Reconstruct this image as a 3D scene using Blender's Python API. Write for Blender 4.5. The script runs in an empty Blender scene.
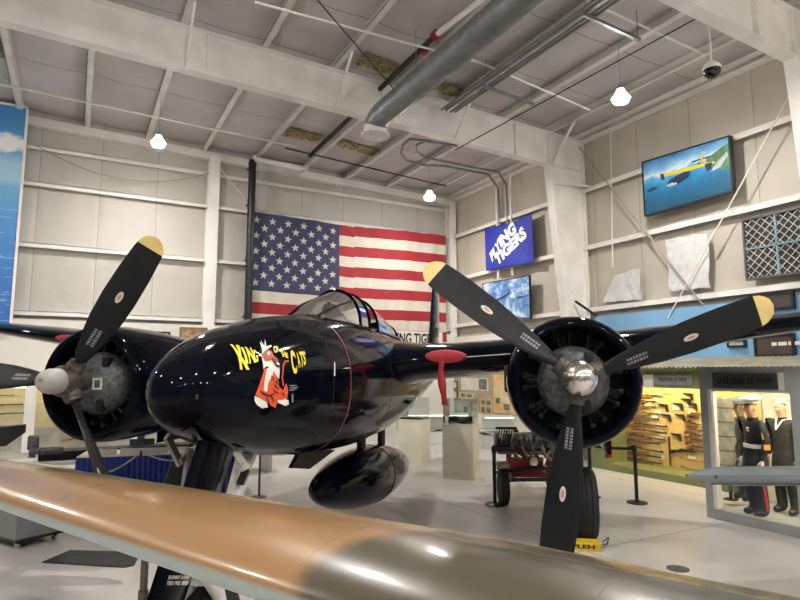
import bpy, bmesh, math, random
import numpy as np
from mathutils import Vector, Matrix
random.seed(7)
SC = bpy.context.scene
COL = SC.collection
PI = math.pi
R = math.radians

# ------------------------------------------------------------------ camera
FPX, PITCH, YAW, CAMH = 590.0, R(6.9), R(28.7), 2.35
cam_d = bpy.data.cameras.new('camera')
cam_d.sensor_width = 36.0
cam_d.lens = FPX / 800.0 * 36.0
cam_d.clip_start = 0.05
cam_d.clip_end = 200
cam = bpy.data.objects.new('camera', cam_d)
COL.objects.link(cam)
cam.location = (0, 0, CAMH)
cam.rotation_euler = (PI / 2 + PITCH, 0, -YAW)
SC.camera = cam
SC.view_settings.view_transform = 'Standard'
SC.view_settings.look = 'None'
SC.view_settings.gamma = 1.0
SC.view_settings.use_curve_mapping = False
SC.view_settings.exposure = 0.55
SC.cycles.transparent_max_bounces = 48

_F = Vector((math.sin(YAW) * math.cos(PITCH), math.cos(YAW) * math.cos(PITCH), math.sin(PITCH)))
_R = Vector((math.cos(YAW), -math.sin(YAW), 0))
_U = _R.cross(_F)
_C = Vector((0, 0, CAMH))

def ray(x, y):
    return _F + _R * ((x - 400) / FPX) + _U * ((300 - y) / FPX)

def at(x, y, ax, v):
    """where the sight line through a photo point meets a plane of the room (ax 0,1,2 = X,Y,Z)"""
    d = ray(x, y)
    return _C + d * ((v - _C[ax]) / d[ax])

# ------------------------------------------------------------------ materials
def lin(c):
    if isinstance(c, str):
        c = c.lstrip('#')
        c = [int(c[i:i + 2], 16) / 255 for i in (0, 2, 4)]
        c = [v / 12.92 if v <= 0.04045 else ((v + 0.055) / 1.055) ** 2.4 for v in c]
    return (c[0], c[1], c[2], 1.0)

class NT:
    def __init__(s, name):
        s.m = bpy.data.materials.new(name)
        s.m.use_nodes = True
        s.t = s.m.node_tree
        s.b = s.t.nodes['Principled BSDF']
        s.out = s.t.nodes['Material Output']
    def n(s, typ, **kw):
        nd = s.t.nodes.new(typ)
        for k, v in kw.items():
            if k in nd.inputs:
                nd.inputs[k].default_value = v
            else:
                setattr(nd, k, v)
        return nd
    def l(s, a, ai, b, bi):
        s.t.links.new(a.outputs[ai], b.inputs[bi])
    def coords(s):
        return s.n('ShaderNodeTexCoord')
    def math(s, op, a, b=None):
        nd = s.t.nodes.new('ShaderNodeMath'); nd.operation = op
        for i, v in enumerate((a, b)):
            if v is None: continue
            if isinstance(v, (int, float)): nd.inputs[i].default_value = v
            else: s.t.links.new(v, nd.inputs[i])
        return nd.outputs[0]
    def mix(s, fac, a, b):
        nd = s.t.nodes.new('ShaderNodeMix'); nd.data_type = 'RGBA'
        for i, v in ((0, fac), (6, a), (7, b)):
            if isinstance(v, (int, float, tuple)): nd.inputs[i].default_value = v
            else: s.t.links.new(v, nd.inputs[i])
        return nd.outputs[2]

def mat(name, color, rough=0.5, metal=0.0, coat=0.0, var=0.08, scale=3.0, bump=0.0, bscale=None, spec=None, color2=None, detail=4):
    """a painted / metal / cloth surface with a little mottling"""
    k = NT(name)
    c = lin(color)
    tc = k.coords()
    nz = k.n('ShaderNodeTexNoise', Scale=scale, Detail=detail)
    k.l(tc, 'Object', nz, 'Vector')
    c2 = lin(color2) if color2 else tuple(v * (1 - 2 * var) for v in c[:3]) + (1,)
    c1 = c if color2 else tuple(min(1, v * (1 + var)) for v in c[:3]) + (1,)
    rp = k.n('ShaderNodeValToRGB')
    rp.color_ramp.elements[0].position = 0.35; rp.color_ramp.elements[0].color = c2
    rp.color_ramp.elements[1].position = 0.65; rp.color_ramp.elements[1].color = c1
    k.l(nz, 0, rp, 0)
    k.l(rp, 0, k.b, 'Base Color')
    k.b.inputs['Roughness'].default_value = rough
    k.b.inputs['Metallic'].default_value = metal
    k.b.inputs['Coat Weight'].default_value = coat
    k.b.inputs['Coat Roughness'].default_value = 0.06
    if spec is not None: k.b.inputs['Specular IOR Level'].default_value = spec
    if bump:
        nb = k.n('ShaderNodeTexNoise', Scale=bscale or scale * 4, Detail=3.0)
        k.l(tc, 'Object', nb, 'Vector')
        bp = k.n('ShaderNodeBump', Strength=bump, Distance=0.02)
        k.l(nb, 0, bp, 'Height')
        k.l(bp, 0, k.b, 'Normal')
    return k.m

def emis(name, color, strength):
    k = NT(name)
    k.b.inputs['Base Color'].default_value = (0.8, 0.8, 0.8, 1)
    k.b.inputs['Emission Color'].default_value = lin(color)
    k.b.inputs['Emission Strength'].default_value = strength
    return k.m

def glass(name, tint='#e8efee', fac=0.08):
    k = NT(name)
    tr = k.n('ShaderNodeBsdfTransparent'); tr.inputs[0].default_value = lin(tint)
    gl = k.n('ShaderNodeBsdfGlossy'); gl.inputs['Roughness'].default_value = 0.03
    lw = k.n('ShaderNodeFresnel'); lw.inputs[0].default_value = 1.45
    f = k.math('ADD', lw.outputs[0], fac - 0.03)
    mx = k.n('ShaderNodeMixShader')
    k.t.links.new(f, mx.inputs[0]); k.l(tr, 0, mx, 1); k.l(gl, 0, mx, 2)
    k.t.links.new(mx.outputs[0], k.out.inputs[0])
    return k.m

# ------------------------------------------------------------------ mesh builder
class MB:
    def __init__(s):
        s.v, s.f, s.mi = [], [], []
    def add(s, vs, fs, m=0):
        o = len(s.v)
        s.v += [tuple(p) for p in vs]
        s.f += [tuple(i + o for i in f) for f in fs]
        s.mi += [m] * len(fs)
        return s
    def box(s, c, d, rz=0.0, m=0, M=None, bev=0.0):
        bm = bmesh.new()
        bmesh.ops.create_cube(bm, size=1)
        for v in bm.verts: v.co = Vector((v.co.x * d[0], v.co.y * d[1], v.co.z * d[2]))
        if bev:
            bmesh.ops.bevel(bm, geom=bm.edges[:], offset=bev, segments=2, affect='EDGES', profile=0.5)
        T = Matrix.Translation(Vector(c)) @ (M.to_4x4() if M else Matrix.Rotation(rz, 4, 'Z'))
        bm.verts.index_update()
        s.add([T @ v.co for v in bm.verts], [[v.index for v in f.verts] for f in bm.faces], m)
        bm.free()
        return s
    def span(s, a, b, m=0, bev=0.0):
        """axis-aligned box between two corners"""
        c = [(a[i] + b[i]) / 2 for i in range(3)]
        d = [abs(a[i] - b[i]) for i in range(3)]
        return s.box(c, d, m=m, bev=bev)
    def bar(s, a, b, w, h, m=0, up=(0, 0, 1), bev=0.0):
        a, b = Vector(a), Vector(b)
        x = (b - a).normalized()
        upv = Vector(up)
        if abs(x.dot(upv)) > 0.99: upv = Vector((0, 1, 0))
        y = upv.cross(x).normalized(); z = x.cross(y)
        M = Matrix((x, y, z)).transposed()
        return s.box((a + b) / 2, ((b - a).length, w, h), M=M, m=m, bev=bev)
    def loft(s, rings, m=0, cap0=True, cap1=True, closed=True):
        n = len(rings[0]); vs = []; fs = []
        for r in rings: vs += list(r)
        for i in range(len(rings) - 1):
            for j in range(n if closed else n - 1):
                k = (j + 1) % n
                fs.append((i * n + j, i * n + k, (i + 1) * n + k, (i + 1) * n + j))
        if cap0: fs.append(tuple(range(n - 1, -1, -1)))
        if cap1: fs.append(tuple((len(rings) - 1) * n + j for j in range(n)))
        return s.add(vs, fs, m)
    def tube(s, path, r, n=8, m=0, cap=True, closed=False, flat=1.0):
        P = [Vector(p) for p in path]
        rs = r if isinstance(r, (list, tuple)) else [r] * len(P)
        rings = []; nrm = None
        for i, p in enumerate(P):
            a = P[i - 1] if (i > 0 or closed) else P[i]
            b = P[(i + 1) % len(P)] if (i < len(P) - 1 or closed) else P[i]
            t = (b - a).normalized()
            if nrm is None:
                nrm = Vector((0, 0, 1)) if abs(t.z) < 0.9 else Vector((1, 0, 0))
            nrm = (nrm - t * nrm.dot(t))
            if nrm.length < 1e-6: nrm = t.orthogonal()
            nrm.normalize()
            bn = t.cross(nrm)
            rings.append([p + (nrm * math.cos(2 * PI * k / n) * flat + bn * math.sin(2 * PI * k / n)) * rs[i] for k in range(n)])
        if closed:
            rings.append(rings[0]); cap = False
        return s.loft(rings, m, cap, cap)
    def lathe(s, prof, o=(0, 0, 0), ax=(0, 0, 1), n=24, m=0, cap=True, sx=1.0):
        o = Vector(o); a = Vector(ax).normalized()
        u = Vector((0, 0, 1)) if abs(a.z) < 0.9 else Vector((1, 0, 0))
        u = (u - a * u.dot(a)).normalized(); w = a.cross(u)
        rings = [[o + a * h + (u * math.cos(2 * PI * k / n) + w * math.sin(2 * PI * k / n) * sx) * max(r, 1e-4) for k in range(n)] for h, r in prof]
        return s.loft(rings, m, cap, cap)
    def prism(s, poly, fn, d0, d1, m=0):
        """poly of 2-D points, fn(a, b, d) -> 3-D point"""
        n = len(poly)
        vs = [fn(a, b, d0) for a, b in poly] + [fn(a, b, d1) for a, b in poly]
        fs = [tuple(range(n - 1, -1, -1)), tuple(range(n, 2 * n))]
        fs += [(i, (i + 1) % n, n + (i + 1) % n, n + i) for i in range(n)]
        return s.add(vs, fs, m)
    def ball(s, c, r, m=0, n=12, k=8):
        r = r if isinstance(r, (list, tuple)) else (r, r, r)
        rings = []
        for i in range(k + 1):
            t = PI * i / k
            q = max(math.sin(t), 1e-3)
            rings.append([(c[0] + r[0] * q * math.cos(2 * PI * j / n), c[1] + r[1] * q * math.sin(2 * PI * j / n), c[2] + r[2] * math.cos(t)) for j in range(n)])
        return s.loft(rings, m)
    def build(s, name, mats, parent=None, world=False, angle=38, smooth=True, recalc=True):
        me = bpy.data.meshes.new(name)
        me.from_pydata(s.v, [], s.f)
        mats = mats if isinstance(mats, (list, tuple)) else [mats]
        for mm in mats: me.materials.append(mm)
        me.polygons.foreach_set('material_index', s.mi)
        if recalc:
            bm = bmesh.new(); bm.from_mesh(me)
            bmesh.ops.recalc_face_normals(bm, faces=bm.faces[:])
            bm.to_mesh(me); bm.free()
        if smooth:
            me.polygons.foreach_set('use_smooth', [True] * len(me.polygons))
            me.set_sharp_from_angle(angle=R(angle))
        o = bpy.data.objects.new(name, me)
        COL.objects.link(o)
        if parent:
            o.parent = parent
            if world: me.transform(wm(parent).inverted())
        else:
            n = len(me.vertices)
            co = np.empty(n * 3); me.vertices.foreach_get('co', co); co = co.reshape(-1, 3)
            lo, hi = co.min(0), co.max(0)
            b = Vector(((lo[0] + hi[0]) / 2, (lo[1] + hi[1]) / 2, lo[2]))
            me.transform(Matrix.Translation(-b)); o.location = b
        me.update()
        return o

def wm(o):
    M = Matrix.LocRotScale(o.location, o.rotation_euler, o.scale)
    return wm(o.parent) @ M if o.parent else M

def tag(o, label, cat, group=None, kind=None):
    o['label'] = label; o['category'] = cat
    if group: o['group'] = group
    if kind: o['kind'] = kind
    return o

def thing(name, label, cat, loc=(0, 0, 0), rz=0.0, group=None):
    o = bpy.data.objects.new(name, None)
    COL.objects.link(o)
    o.empty_display_size = 0.1
    o.location = loc; o.rotation_euler = (0, 0, rz)
    return tag(o, label, cat, group)

def struct(name, mb, mats, **kw):
    o = mb.build(name, mats, **kw)
    o['kind'] = 'structure'
    return o

def copy_tree(o, parent=None):
    c = o.copy(); COL.objects.link(c)
    if parent: c.parent = parent
    for ch in list(o.children): copy_tree(ch, c)
    return c

_tc = {}
def text2d(s, off=0.0):
    """outline font -> (verts 2-D, faces), normalised so the text fills 0..1 x 0..1; also its aspect"""
    if (s, off) in _tc: return _tc[(s, off)]
    cu = bpy.data.curves.new('t', 'FONT'); cu.body = s; cu.size = 1.0; cu.offset = off
    cu.resolution_u = 3
    ob = bpy.data.objects.new('t', cu); COL.objects.link(ob)
    dg = bpy.context.evaluated_depsgraph_get()
    ev = ob.evaluated_get(dg); me = ev.to_mesh()
    vs = [(v.co.x, v.co.y) for v in me.vertices]; fs = [tuple(p.vertices) for p in me.polygons]
    ev.to_mesh_clear()
    bpy.data.objects.remove(ob); bpy.data.curves.remove(cu)
    x0, x1 = min(v[0] for v in vs), max(v[0] for v in vs)
    y0, y1 = min(v[1] for v in vs), max(v[1] for v in vs)
    vs = [((a - x0) / (x1 - x0), (b - y0) / (y1 - y0)) for a, b in vs]
    _tc[(s, off)] = (vs, fs, (x1 - x0) / (y1 - y0))
    return _tc[(s, off)]

def put_text(mb, s, o, ex, ey, m=0, off=0.03):
    """text whose box starts at o and spans the vectors ex, ey"""
    vs, fs, _ = text2d(s, off)
    o, ex, ey = Vector(o), Vector(ex), Vector(ey)
    mb.add([o + ex * a + ey * b for a, b in vs], fs, m)

def diced(poly, step, m_rect=None):
    """cut a 2-D polygon (or list of verts+faces) into small cells so that it can follow a curved skin"""
    bm = bmesh.new()
    vs, fs = poly
    bv = [bm.verts.new((a, b, 0)) for a, b in vs]
    for f in fs:
        try: bm.faces.new([bv[i] for i in f])
        except ValueError: pass
    for ax in (0, 1):
        lo, hi = min(v[ax] for v in vs), max(v[ax] for v in vs)
        k = math.floor(lo / step) + 1
        while k * step < hi:
            no = Vector((1, 0, 0)) if ax == 0 else Vector((0, 1, 0))
            bmesh.ops.bisect_plane(bm, geom=bm.verts[:] + bm.edges[:] + bm.faces[:], plane_co=no * k * step, plane_no=no, dist=1e-6)
            k += 1
    bm.verts.index_update()
    out = ([(v.co.x, v.co.y) for v in bm.verts], [tuple(v.index for v in f.verts) for f in bm.faces])
    bm.free()
    return out
# ================================================================== the hangar
RX, BY = 12.6, 18.7          # right wall, back wall
LX, FY = -15.0, -13.5        # walls outside the frame
def deck(x): return 9.55 - 0.03 * x
def wall_material(name, axis, base):
    k = NT(name)
    tc = k.coords(); sp = k.n('ShaderNodeSeparateXYZ'); k.l(tc, 'Object', sp, 0)
    nz = k.n('ShaderNodeTexNoise', Scale=0.9, Detail=5.0); k.l(tc, 'Object', nz, 'Vector')
    c = lin(base)
    rp = k.n('ShaderNodeValToRGB')
    rp.color_ramp.elements[0].position = 0.3; rp.color_ramp.elements[0].color = tuple(v * 0.86 for v in c[:3]) + (1,)
    rp.color_ramp.elements[1].position = 0.7; rp.color_ramp.elements[1].color = c
    k.l(nz, 0, rp, 0)
    # seams of the vinyl-faced insulation, one each 1.52 m
    fr = k.math('FRACT', k.math('DIVIDE', k.math('ADD', sp.outputs[axis], 200.0), 1.52))
    d = k.math('ABSOLUTE', k.math('SUBTRACT', fr, 0.5))
    line = k.math('LESS_THAN', d, 0.006)
    k.t.links.new(k.mix(line, rp.outputs[0], tuple(v * 0.55 for v in c[:3]) + (1,)), k.b.inputs['Base Color'])
    k.b.inputs['Roughness'].default_value = 0.55
    n2 = k.n('ShaderNodeTexNoise', Scale=2.2, Detail=3.0); k.l(tc, 'Object', n2, 'Vector')
    puff = k.math('MULTIPLY', k.math('MINIMUM', d, 0.08), 6.0)
    h = k.math('ADD', k.math('MULTIPLY', n2.outputs[0], 0.6), puff)
    bp = k.n('ShaderNodeBump', Strength=0.45, Distance=0.06); k.t.links.new(h, bp.inputs['Height'])
    k.l(bp, 0, k.b, 'Normal')
    return k.m
m_wall_back = wall_material('wall_vinyl_back', 0, '#cbc6bc')
m_wall_right = wall_material('wall_vinyl_right', 1, '#c6beb0')
m_white = mat('white_painted_steel', '#efebe4', 0.45, var=0.05, scale=1.5)
m_purlin = mat('purlin_steel', '#d9d5ce', 0.5, var=0.06, scale=2)
m_plaster = mat('white_partition', '#e3dfd6', 0.6, var=0.04, scale=1)
m_blue = mat('blue_partition', '#7fb0d8', 0.6, var=0.05, scale=1)
def ceiling_material():
    k = NT('ceiling_insulation')
    tc = k.coords(); sp = k.n('ShaderNodeSeparateXYZ'); k.l(tc, 'Object', sp, 0)
    nz = k.n('ShaderNodeTexNoise', Scale=0.7, Detail=5.0); k.l(tc, 'Object', nz, 'Vector')
    rp = k.n('ShaderNodeValToRGB')
    rp.color_ramp.elements[0].position = 0.3; rp.color_ramp.elements[0].color = lin('#b4aeac')
    rp.color_ramp.elements[1].position = 0.7; rp.color_ramp.elements[1].color = lin('#c8c2c0')
    k.l(nz, 0, rp, 0)
    fr = k.math('FRACT', k.math('DIVIDE', k.math('ADD', sp.outputs[1], 200.3), 1.83))
    d = k.math('ABSOLUTE', k.math('SUBTRACT', fr, 0.5))
    line = k.math('LESS_THAN', d, 0.008)
    k.t.links.new(k.mix(line, rp.outputs[0], lin('#8d8683')), k.b.inputs['Base Color'])
    k.b.inputs['Roughness'].default_value = 0.6
    n2 = k.n('ShaderNodeTexNoise', Scale=1.6, Detail=3.0); k.l(tc, 'Object', n2, 'Vector')
    bp = k.n('ShaderNodeBump', Strength=0.4, Distance=0.08)
    k.t.links.new(k.math('ADD', n2.outputs[0], k.math('MULTIPLY', k.math('MINIMUM', d, 0.1), 5.0)), bp.inputs['Height'])
    k.l(bp, 0, k.b, 'Normal')
    return k.m
m_ceil = ceiling_material()
def floor_material():
    k = NT('sealed_concrete')
    tc = k.coords(); sp = k.n('ShaderNodeSeparateXYZ'); k.l(tc, 'Object', sp, 0)
    nz = k.n('ShaderNodeTexNoise', Scale=0.55, Detail=8.0, Roughness=0.6); k.l(tc, 'Object', nz, 'Vector')
    rp = k.n('ShaderNodeValToRGB')
    rp.color_ramp.elements[0].position = 0.32; rp.color_ramp.elements[0].color = lin('#bdb9b5')
    rp.color_ramp.elements[1].position = 0.68; rp.color_ramp.elements[1].color = lin('#cecac5')
    k.l(nz, 0, rp, 0)
    lines = None
    for ax, per, off in ((0, 4.6, 100.9), (1, 4.6, 100.2)):
        fr = k.math('FRACT', k.math('DIVIDE', k.math('ADD', sp.outputs[ax], off), per))
        l1 = k.math('LESS_THAN', k.math('ABSOLUTE', k.math('SUBTRACT', fr, 0.5)), 0.0026)
        lines = l1 if lines is None else k.math('MAXIMUM', lines, l1)
    k.t.links.new(k.mix(lines, rp.outputs[0], lin('#8a8680')), k.b.inputs['Base Color'])
    n2 = k.n('ShaderNodeTexNoise', Scale=2.0, Detail=6.0); k.l(tc, 'Object', n2, 'Vector')
    rr = k.n('ShaderNodeMapRange'); rr.inputs[3].default_value = 0.22; rr.inputs[4].default_value = 0.42
    k.l(n2, 0, rr, 0); k.l(rr, 0, k.b, 'Roughness')
    return k.m
m_floor = floor_material()

struct('floor', MB().span((LX, FY, -0.15), (RX + 0.1, BY + 0.1, 0)), m_floor, smooth=False)
struct('wall_back', MB().span((LX, BY, 0), (RX + 0.3, BY + 0.12, 10.2)), m_wall_back, smooth=False)
struct('wall_right', MB().span((RX, FY, 0), (RX + 0.12, BY, 10.2)), m_wall_right, smooth=False)
m_shade = mat('dark_unseen_wall', '#77736c', 0.6, var=0.1, scale=0.6)  # tone of the unseen walls, darkened to dim their reflection in the fuselage
struct('wall_left', MB().span((LX - 0.12, FY, 0), (LX, BY, 10.6)), m_shade, smooth=False)
struct('wall_front', MB().span((LX, FY - 0.12, 0), (RX, FY, 10.6)), m_shade, smooth=False)
# roof deck with sagging insulation between the purlins
PUR = [-1.65 + 1.62 * k for k in range(-8, 9)] + [12.42]
ce = MB()
xs = []
for a, b in zip(PUR[:-1], PUR[1:]):
    xs += [a + (b - a) * t for t in (0, 0.25, 0.5, 0.75)]
xs = [LX] + xs + [PUR[-1], RX + 0.1]
ys = [FY, BY + 0.1]
def sag(x):
    for a, b in zip(PUR[:-1], PUR[1:]):
        if a <= x <= b: return -0.05 * math.sin(PI * (x - a) / (b - a))
    return 0
low = [[(x, y, deck(x) + sag(x)) for x in xs] for y in ys]
top = [[(x, y, deck(x) + 0.3) for x in xs] for y in ys]
n = len(xs)
vs = low[0] + low[1] + top[0] + top[1]
fs = []
for i in range(n - 1):
    fs.append((i, i + 1, n + i + 1, n + i)); fs.append((2 * n + i, 3 * n + i, 3 * n + i + 1, 2 * n + i + 1))
ce.add(vs, fs)
struct('ceiling', ce, m_ceil, recalc=False, angle=60)

TRIM = [0]
def trim(mb, m, **kw):
    TRIM[0] += 1
    return struct('trim_%d' % TRIM[0], mb, m, **kw)
# purlins: Z sections running the length of the hangar
for x in PUR:
    z = deck(x)
    b = MB()
    b.span((x - 0.012, FY, z - 0.23), (x + 0.012, BY, z + 0.02))
    b.span((x - 0.13, FY, z - 0.245), (x + 0.012, BY, z - 0.228))
    b.span((x - 0.13, FY, z - 0.245), (x - 0.118, BY, z - 0.19))
    trim(b, m_purlin, smooth=False)
# rigid frames
def frame(y, cut=False):
    b = MB()
    def topz(x): return deck(x) - 0.25
    def botz(x): return 8.41 - 0.033 * x
    xi = 11.15
    n0 = LX
    f = lambda a, c, d: (a, d, c)
    b.prism([(n0, botz(n0)), (xi, botz(xi)), (12.46, botz(xi)), (12.46, topz(12.46)), (n0, topz(n0))], f, y - 0.012, y + 0.012)
    for zf in (botz, topz):
        x1 = xi if zf is botz else 12.46
        s = -0.012 if zf is botz else 0.0
        b.prism([(n0, zf(n0)), (x1, zf(x1)), (x1, zf(x1) - 0.024), (n0, zf(n0) - 0.024)], f, y - 0.13, y + 0.13)
    # column: plumb outer flange, leaning inner flange
    zt = botz(xi)
    b.prism([(xi, zt), (12.46, zt), (12.46, 0), (12.02, 0)], f, y - 0.012, y + 0.012)
    b.span((12.445, y - 0.13, 0), (12.47, y + 0.13, topz(12.46)))
    b.prism([(xi, zt - 0.02), (xi + 0.025, zt - 0.02), (12.045, 0), (12.02, 0)], f, y - 0.13, y + 0.13)
    for x in (xi + 0.02,) + tuple(range(-14, 11, 4)):
        b.span((x - 0.008, y - 0.11, botz(x)), (x + 0.008, y + 0.11, topz(x)))
    b.span((xi, y - 0.12, zt - 0.012), (12.45, y + 0.12, zt + 0.012))
    return trim(b, m_white, smooth=False)
frame(11.9); frame(5.5); frame(-0.9); frame(-7.3)
# flange braces from rafter to purlin
for y in (11.9, 5.5):
    b = MB()
    for x in PUR[8:-1:2]:
        b.bar((x, y - 0.05, 8.44 - 0.033 * x), (x, y - 0.95, deck(x) - 0.22), 0.05, 0.05)
        b.bar((x, y + 0.05, 8.44 - 0.033 * x), (x, y + 0.95, deck(x) - 0.22), 0.05, 0.05)
    trim(b, m_white, smooth=False)
# rake beam along the back wall and eave strut
b = MB(); f = lambda a, c, d: (a, d, c)
b.prism([(LX, deck(LX) - 0.24), (RX, deck(RX) - 0.24), (RX, deck(RX) - 0.5), (LX, deck(LX) - 0.5)], f, BY - 0.18, BY - 0.02)
b.prism([(LX, deck(LX) - 0.5), (RX, deck(RX) - 0.5), (RX, deck(RX) - 0.515), (LX, deck(LX) - 0.515)], f, BY - 0.26, BY - 0.02)
trim(b, m_white, smooth=False)
b = MB().span((RX - 0.2, FY, deck(RX) - 0.27), (RX - 0.02, BY, deck(RX) - 0.02)).span((RX - 0.24, FY, deck(RX) - 0.29), (RX - 0.02, BY, deck(RX) - 0.27))
trim(b, m_white, smooth=False)
# girts
for z in (8.52, 7.5, 5.8, 3.95):
    b = MB().span((LX, BY - 0.2, z - 0.01), (RX, BY - 0.01, z + 0.01)).span((LX, BY - 0.2, z - 0.11), (RX, BY - 0.188, z + 0.01))
    trim(b, m_white, smooth=False)
for z in (7.5, 5.85, 4.1):
    b = MB().span((RX - 0.2, FY, z - 0.01), (RX - 0.01, BY, z + 0.01)).span((RX - 0.2, FY, z - 0.12), (RX - 0.188, BY, z + 0.01))
    trim(b, m_white, smooth=False)
# end-wall columns
for x, w in ((3.47, 0.34), (12.36, 0.3), (-6.0, 0.34)):
    b = MB().span((x - w / 2, BY - 0.33, 0), (x + w / 2, BY - 0.315, deck(x) - 0.4)).span((x - w / 2, BY - 0.03, 0), (x + w / 2, BY - 0.015, deck(x) - 0.4)).span((x - 0.01, BY - 0.33, 0), (x + 0.01, BY - 0.02, deck(x) - 0.4))
    trim(b, m_white, smooth=False)
# low partitions in front of the outer walls
struct('wall_back_lower', MB().span((LX, BY - 0.42, 0), (RX - 0.22, BY - 0.36, 3.72)), m_plaster, smooth=False)
struct('wall_right_lower', MB().span((RX - 0.3, FY, 0), (RX - 0.22, 11.45, 3.82)), m_blue, smooth=False)
struct('wall_right_far', MB().span((RX - 0.3, 12.4, 0), (RX - 0.22, BY - 0.36, 3.6)), m_plaster, smooth=False)

# ---- light: high-bay lamps
m_lens = emis('lamp_lens', '#fffaf4', 830.0)
m_refl = emis('lamp_prismatic_refractor', '#fffaf4', 8.0)
m_alu = mat('lamp_aluminium', '#b9b9b6', 0.35, 0.8, var=0.05)
m_dark = mat('black_painted_metal', '#16171a', 0.4, var=0.1)
lamp0 = thing('high_bay_lamp', 'lit round lamp above the left part of the back wall', 'lamp', (1.53, 15.57, 8.05))
MB().lathe([(0.0, 0.17), (0.06, 0.21), (0.10, 0.17), (0.20, 0.10), (0.28, 0.07), (0.30, 0.03)], n=24).build('refractor', m_refl, lamp0)
MB().lathe([(0.25, 0.085), (0.30, 0.07), (0.36, 0.06), (0.37, 0.03)], n=20).build('housing', m_alu, lamp0)
MB().lathe([(-0.03, 0.10), (-0.025, 0.15), (-0.002, 0.165)], n=24).build('lens', m_lens, lamp0)
MB().tube([(0, 0, 0.28), (0, 0, 1.22)], 0.008).build('hanging_rod', m_alu, lamp0)
lamp0.scale = (.9, .9, 1)
lam = [(9.6, 15.57, 'lit round lamp above the right end of the striped flag'), (9.45, 7.88, 'lit round lamp near the right wall above the framed seaplane picture'), (1.53, 7.88, 'round ceiling lamp at the top edge of the photo, above the near beam')]
for x in (9.6, 1.53, -6.5):
    for y in (15.57, 7.88): lam.append((x, y, None))
for x in (10.2, 6.0, 1.65, -2.6, -7.0):  # rows out of view, extra columns added to brighten floor and aircraft
    for y in (0.2, -8.0): lam.append((x, y, None))
done = [(1.53, 15.57)]
for x, y, lb in lam:
    if any(abs(x - a) < .3 and abs(y - c) < .3 for a, c in done): continue
    done.append((x, y))
    c = copy_tree(lamp0)
    c.location = (x, y, deck(x) - 1.45)
    c['label'] = lb or 'unseen round ceiling lamp, added to light the hangar'
    if not lb: c['group'] = 'hangar lamps outside the photo'
# ================================================================== the black twin-engined aircraft
TH = R(40.0)
AC = Vector((2.427, 6.474, 0))
ac_rz = math.atan2(-math.cos(TH), -math.sin(TH))
plane = thing('propeller_aircraft', 'glossy black twin-engined propeller aircraft with tiger nose art', 'aircraft', AC, ac_rz)
PM = wm(plane); PMI = PM.inverted()
def apx(x, y, v):
    """sight line met with the fore-and-aft plane v = const -> (u, z)"""
    o = PMI @ _C; d = PMI.to_3x3() @ ray(x, y)
    t = (v - o.y) / d.y
    return o.x + d.x * t, o.z + d.z * t
def aw(u, v, z): return PM @ Vector((u, v, z))
m_navy = mat('gloss_midnight_blue', '#080b13', 0.07, var=0.2, scale=1.2, spec=0.08)
m_navy_s = mat('satin_midnight_blue', '#080b13', 0.16, var=0.2, scale=2, spec=0.05)
m_navy2 = mat('matt_dark_cowl_inside', '#0f1012', 0.6, var=0.2)
m_prop = mat('matt_black_blade', '#15171a', 0.52, var=0.12, scale=4, spec=0.25)
m_tip = mat('cream_yellow_tip', '#d9c07a', 0.5, var=0.06)
m_decal = mat('silver_decal', '#c9c3b8', 0.5, var=0.05)
m_grey_decal = mat('grey_stencil', '#85858a', 0.6, var=0.2, scale=30)
m_red_decal = mat('red_decal', '#b58a80', 0.5)
m_chrome = mat('polished_spinner', '#c9c5bf', 0.22, 0.95, var=0.06)
m_greydome = mat('matt_grey_dome', '#a49f99', 0.5, var=0.04)
m_barrel = mat('oily_brown_hub', '#4d473e', 0.5, 0.25, var=0.25, scale=14)
m_case = mat('engine_casing', '#5e6164', 0.5, 0.3, var=0.25, scale=18, bump=0.2)
m_cyl = mat('engine_cylinder', '#1c1d1e', 0.55, 0.4, var=0.2, scale=10)
m_pushrod = mat('engine_pushrod', '#3b3c3d', 0.5, 0.5)
m_tyre = mat('black_tyre_rubber', '#1b1b1c', 0.75, var=0.15, scale=6)
m_gearw = mat('white_gear_paint', '#cfcdc6', 0.45, var=0.08)
m_gearg = mat('grey_gear_paint', '#8d8e88', 0.45, var=0.1)
m_red = mat('red_paint', '#8e1c24', 0.45, var=0.08)
m_redl = mat('red_line_paint', '#7d1a24', 0.35)
m_yel = mat('yellow_lettering', '#e6cf35', 0.4, var=0.03)
m_orange = mat('orange_art_paint', '#d9532b', 0.45, var=0.05)
m_whitep = mat('white_art_paint', '#e4ddd3', 0.45, var=0.03)
m_blackp = mat('black_art_paint', '#120f10', 0.4)
m_brownp = mat('russet_art_paint', '#b04a34', 0.45)
m_amber = mat('amber_glass', '#2a170a', 0.2)
m_glass = glass('canopy_perspex', '#dfe6e4', 0.07)
m_cock = mat('dark_cockpit', '#121413', 0.6, var=0.2)

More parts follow.
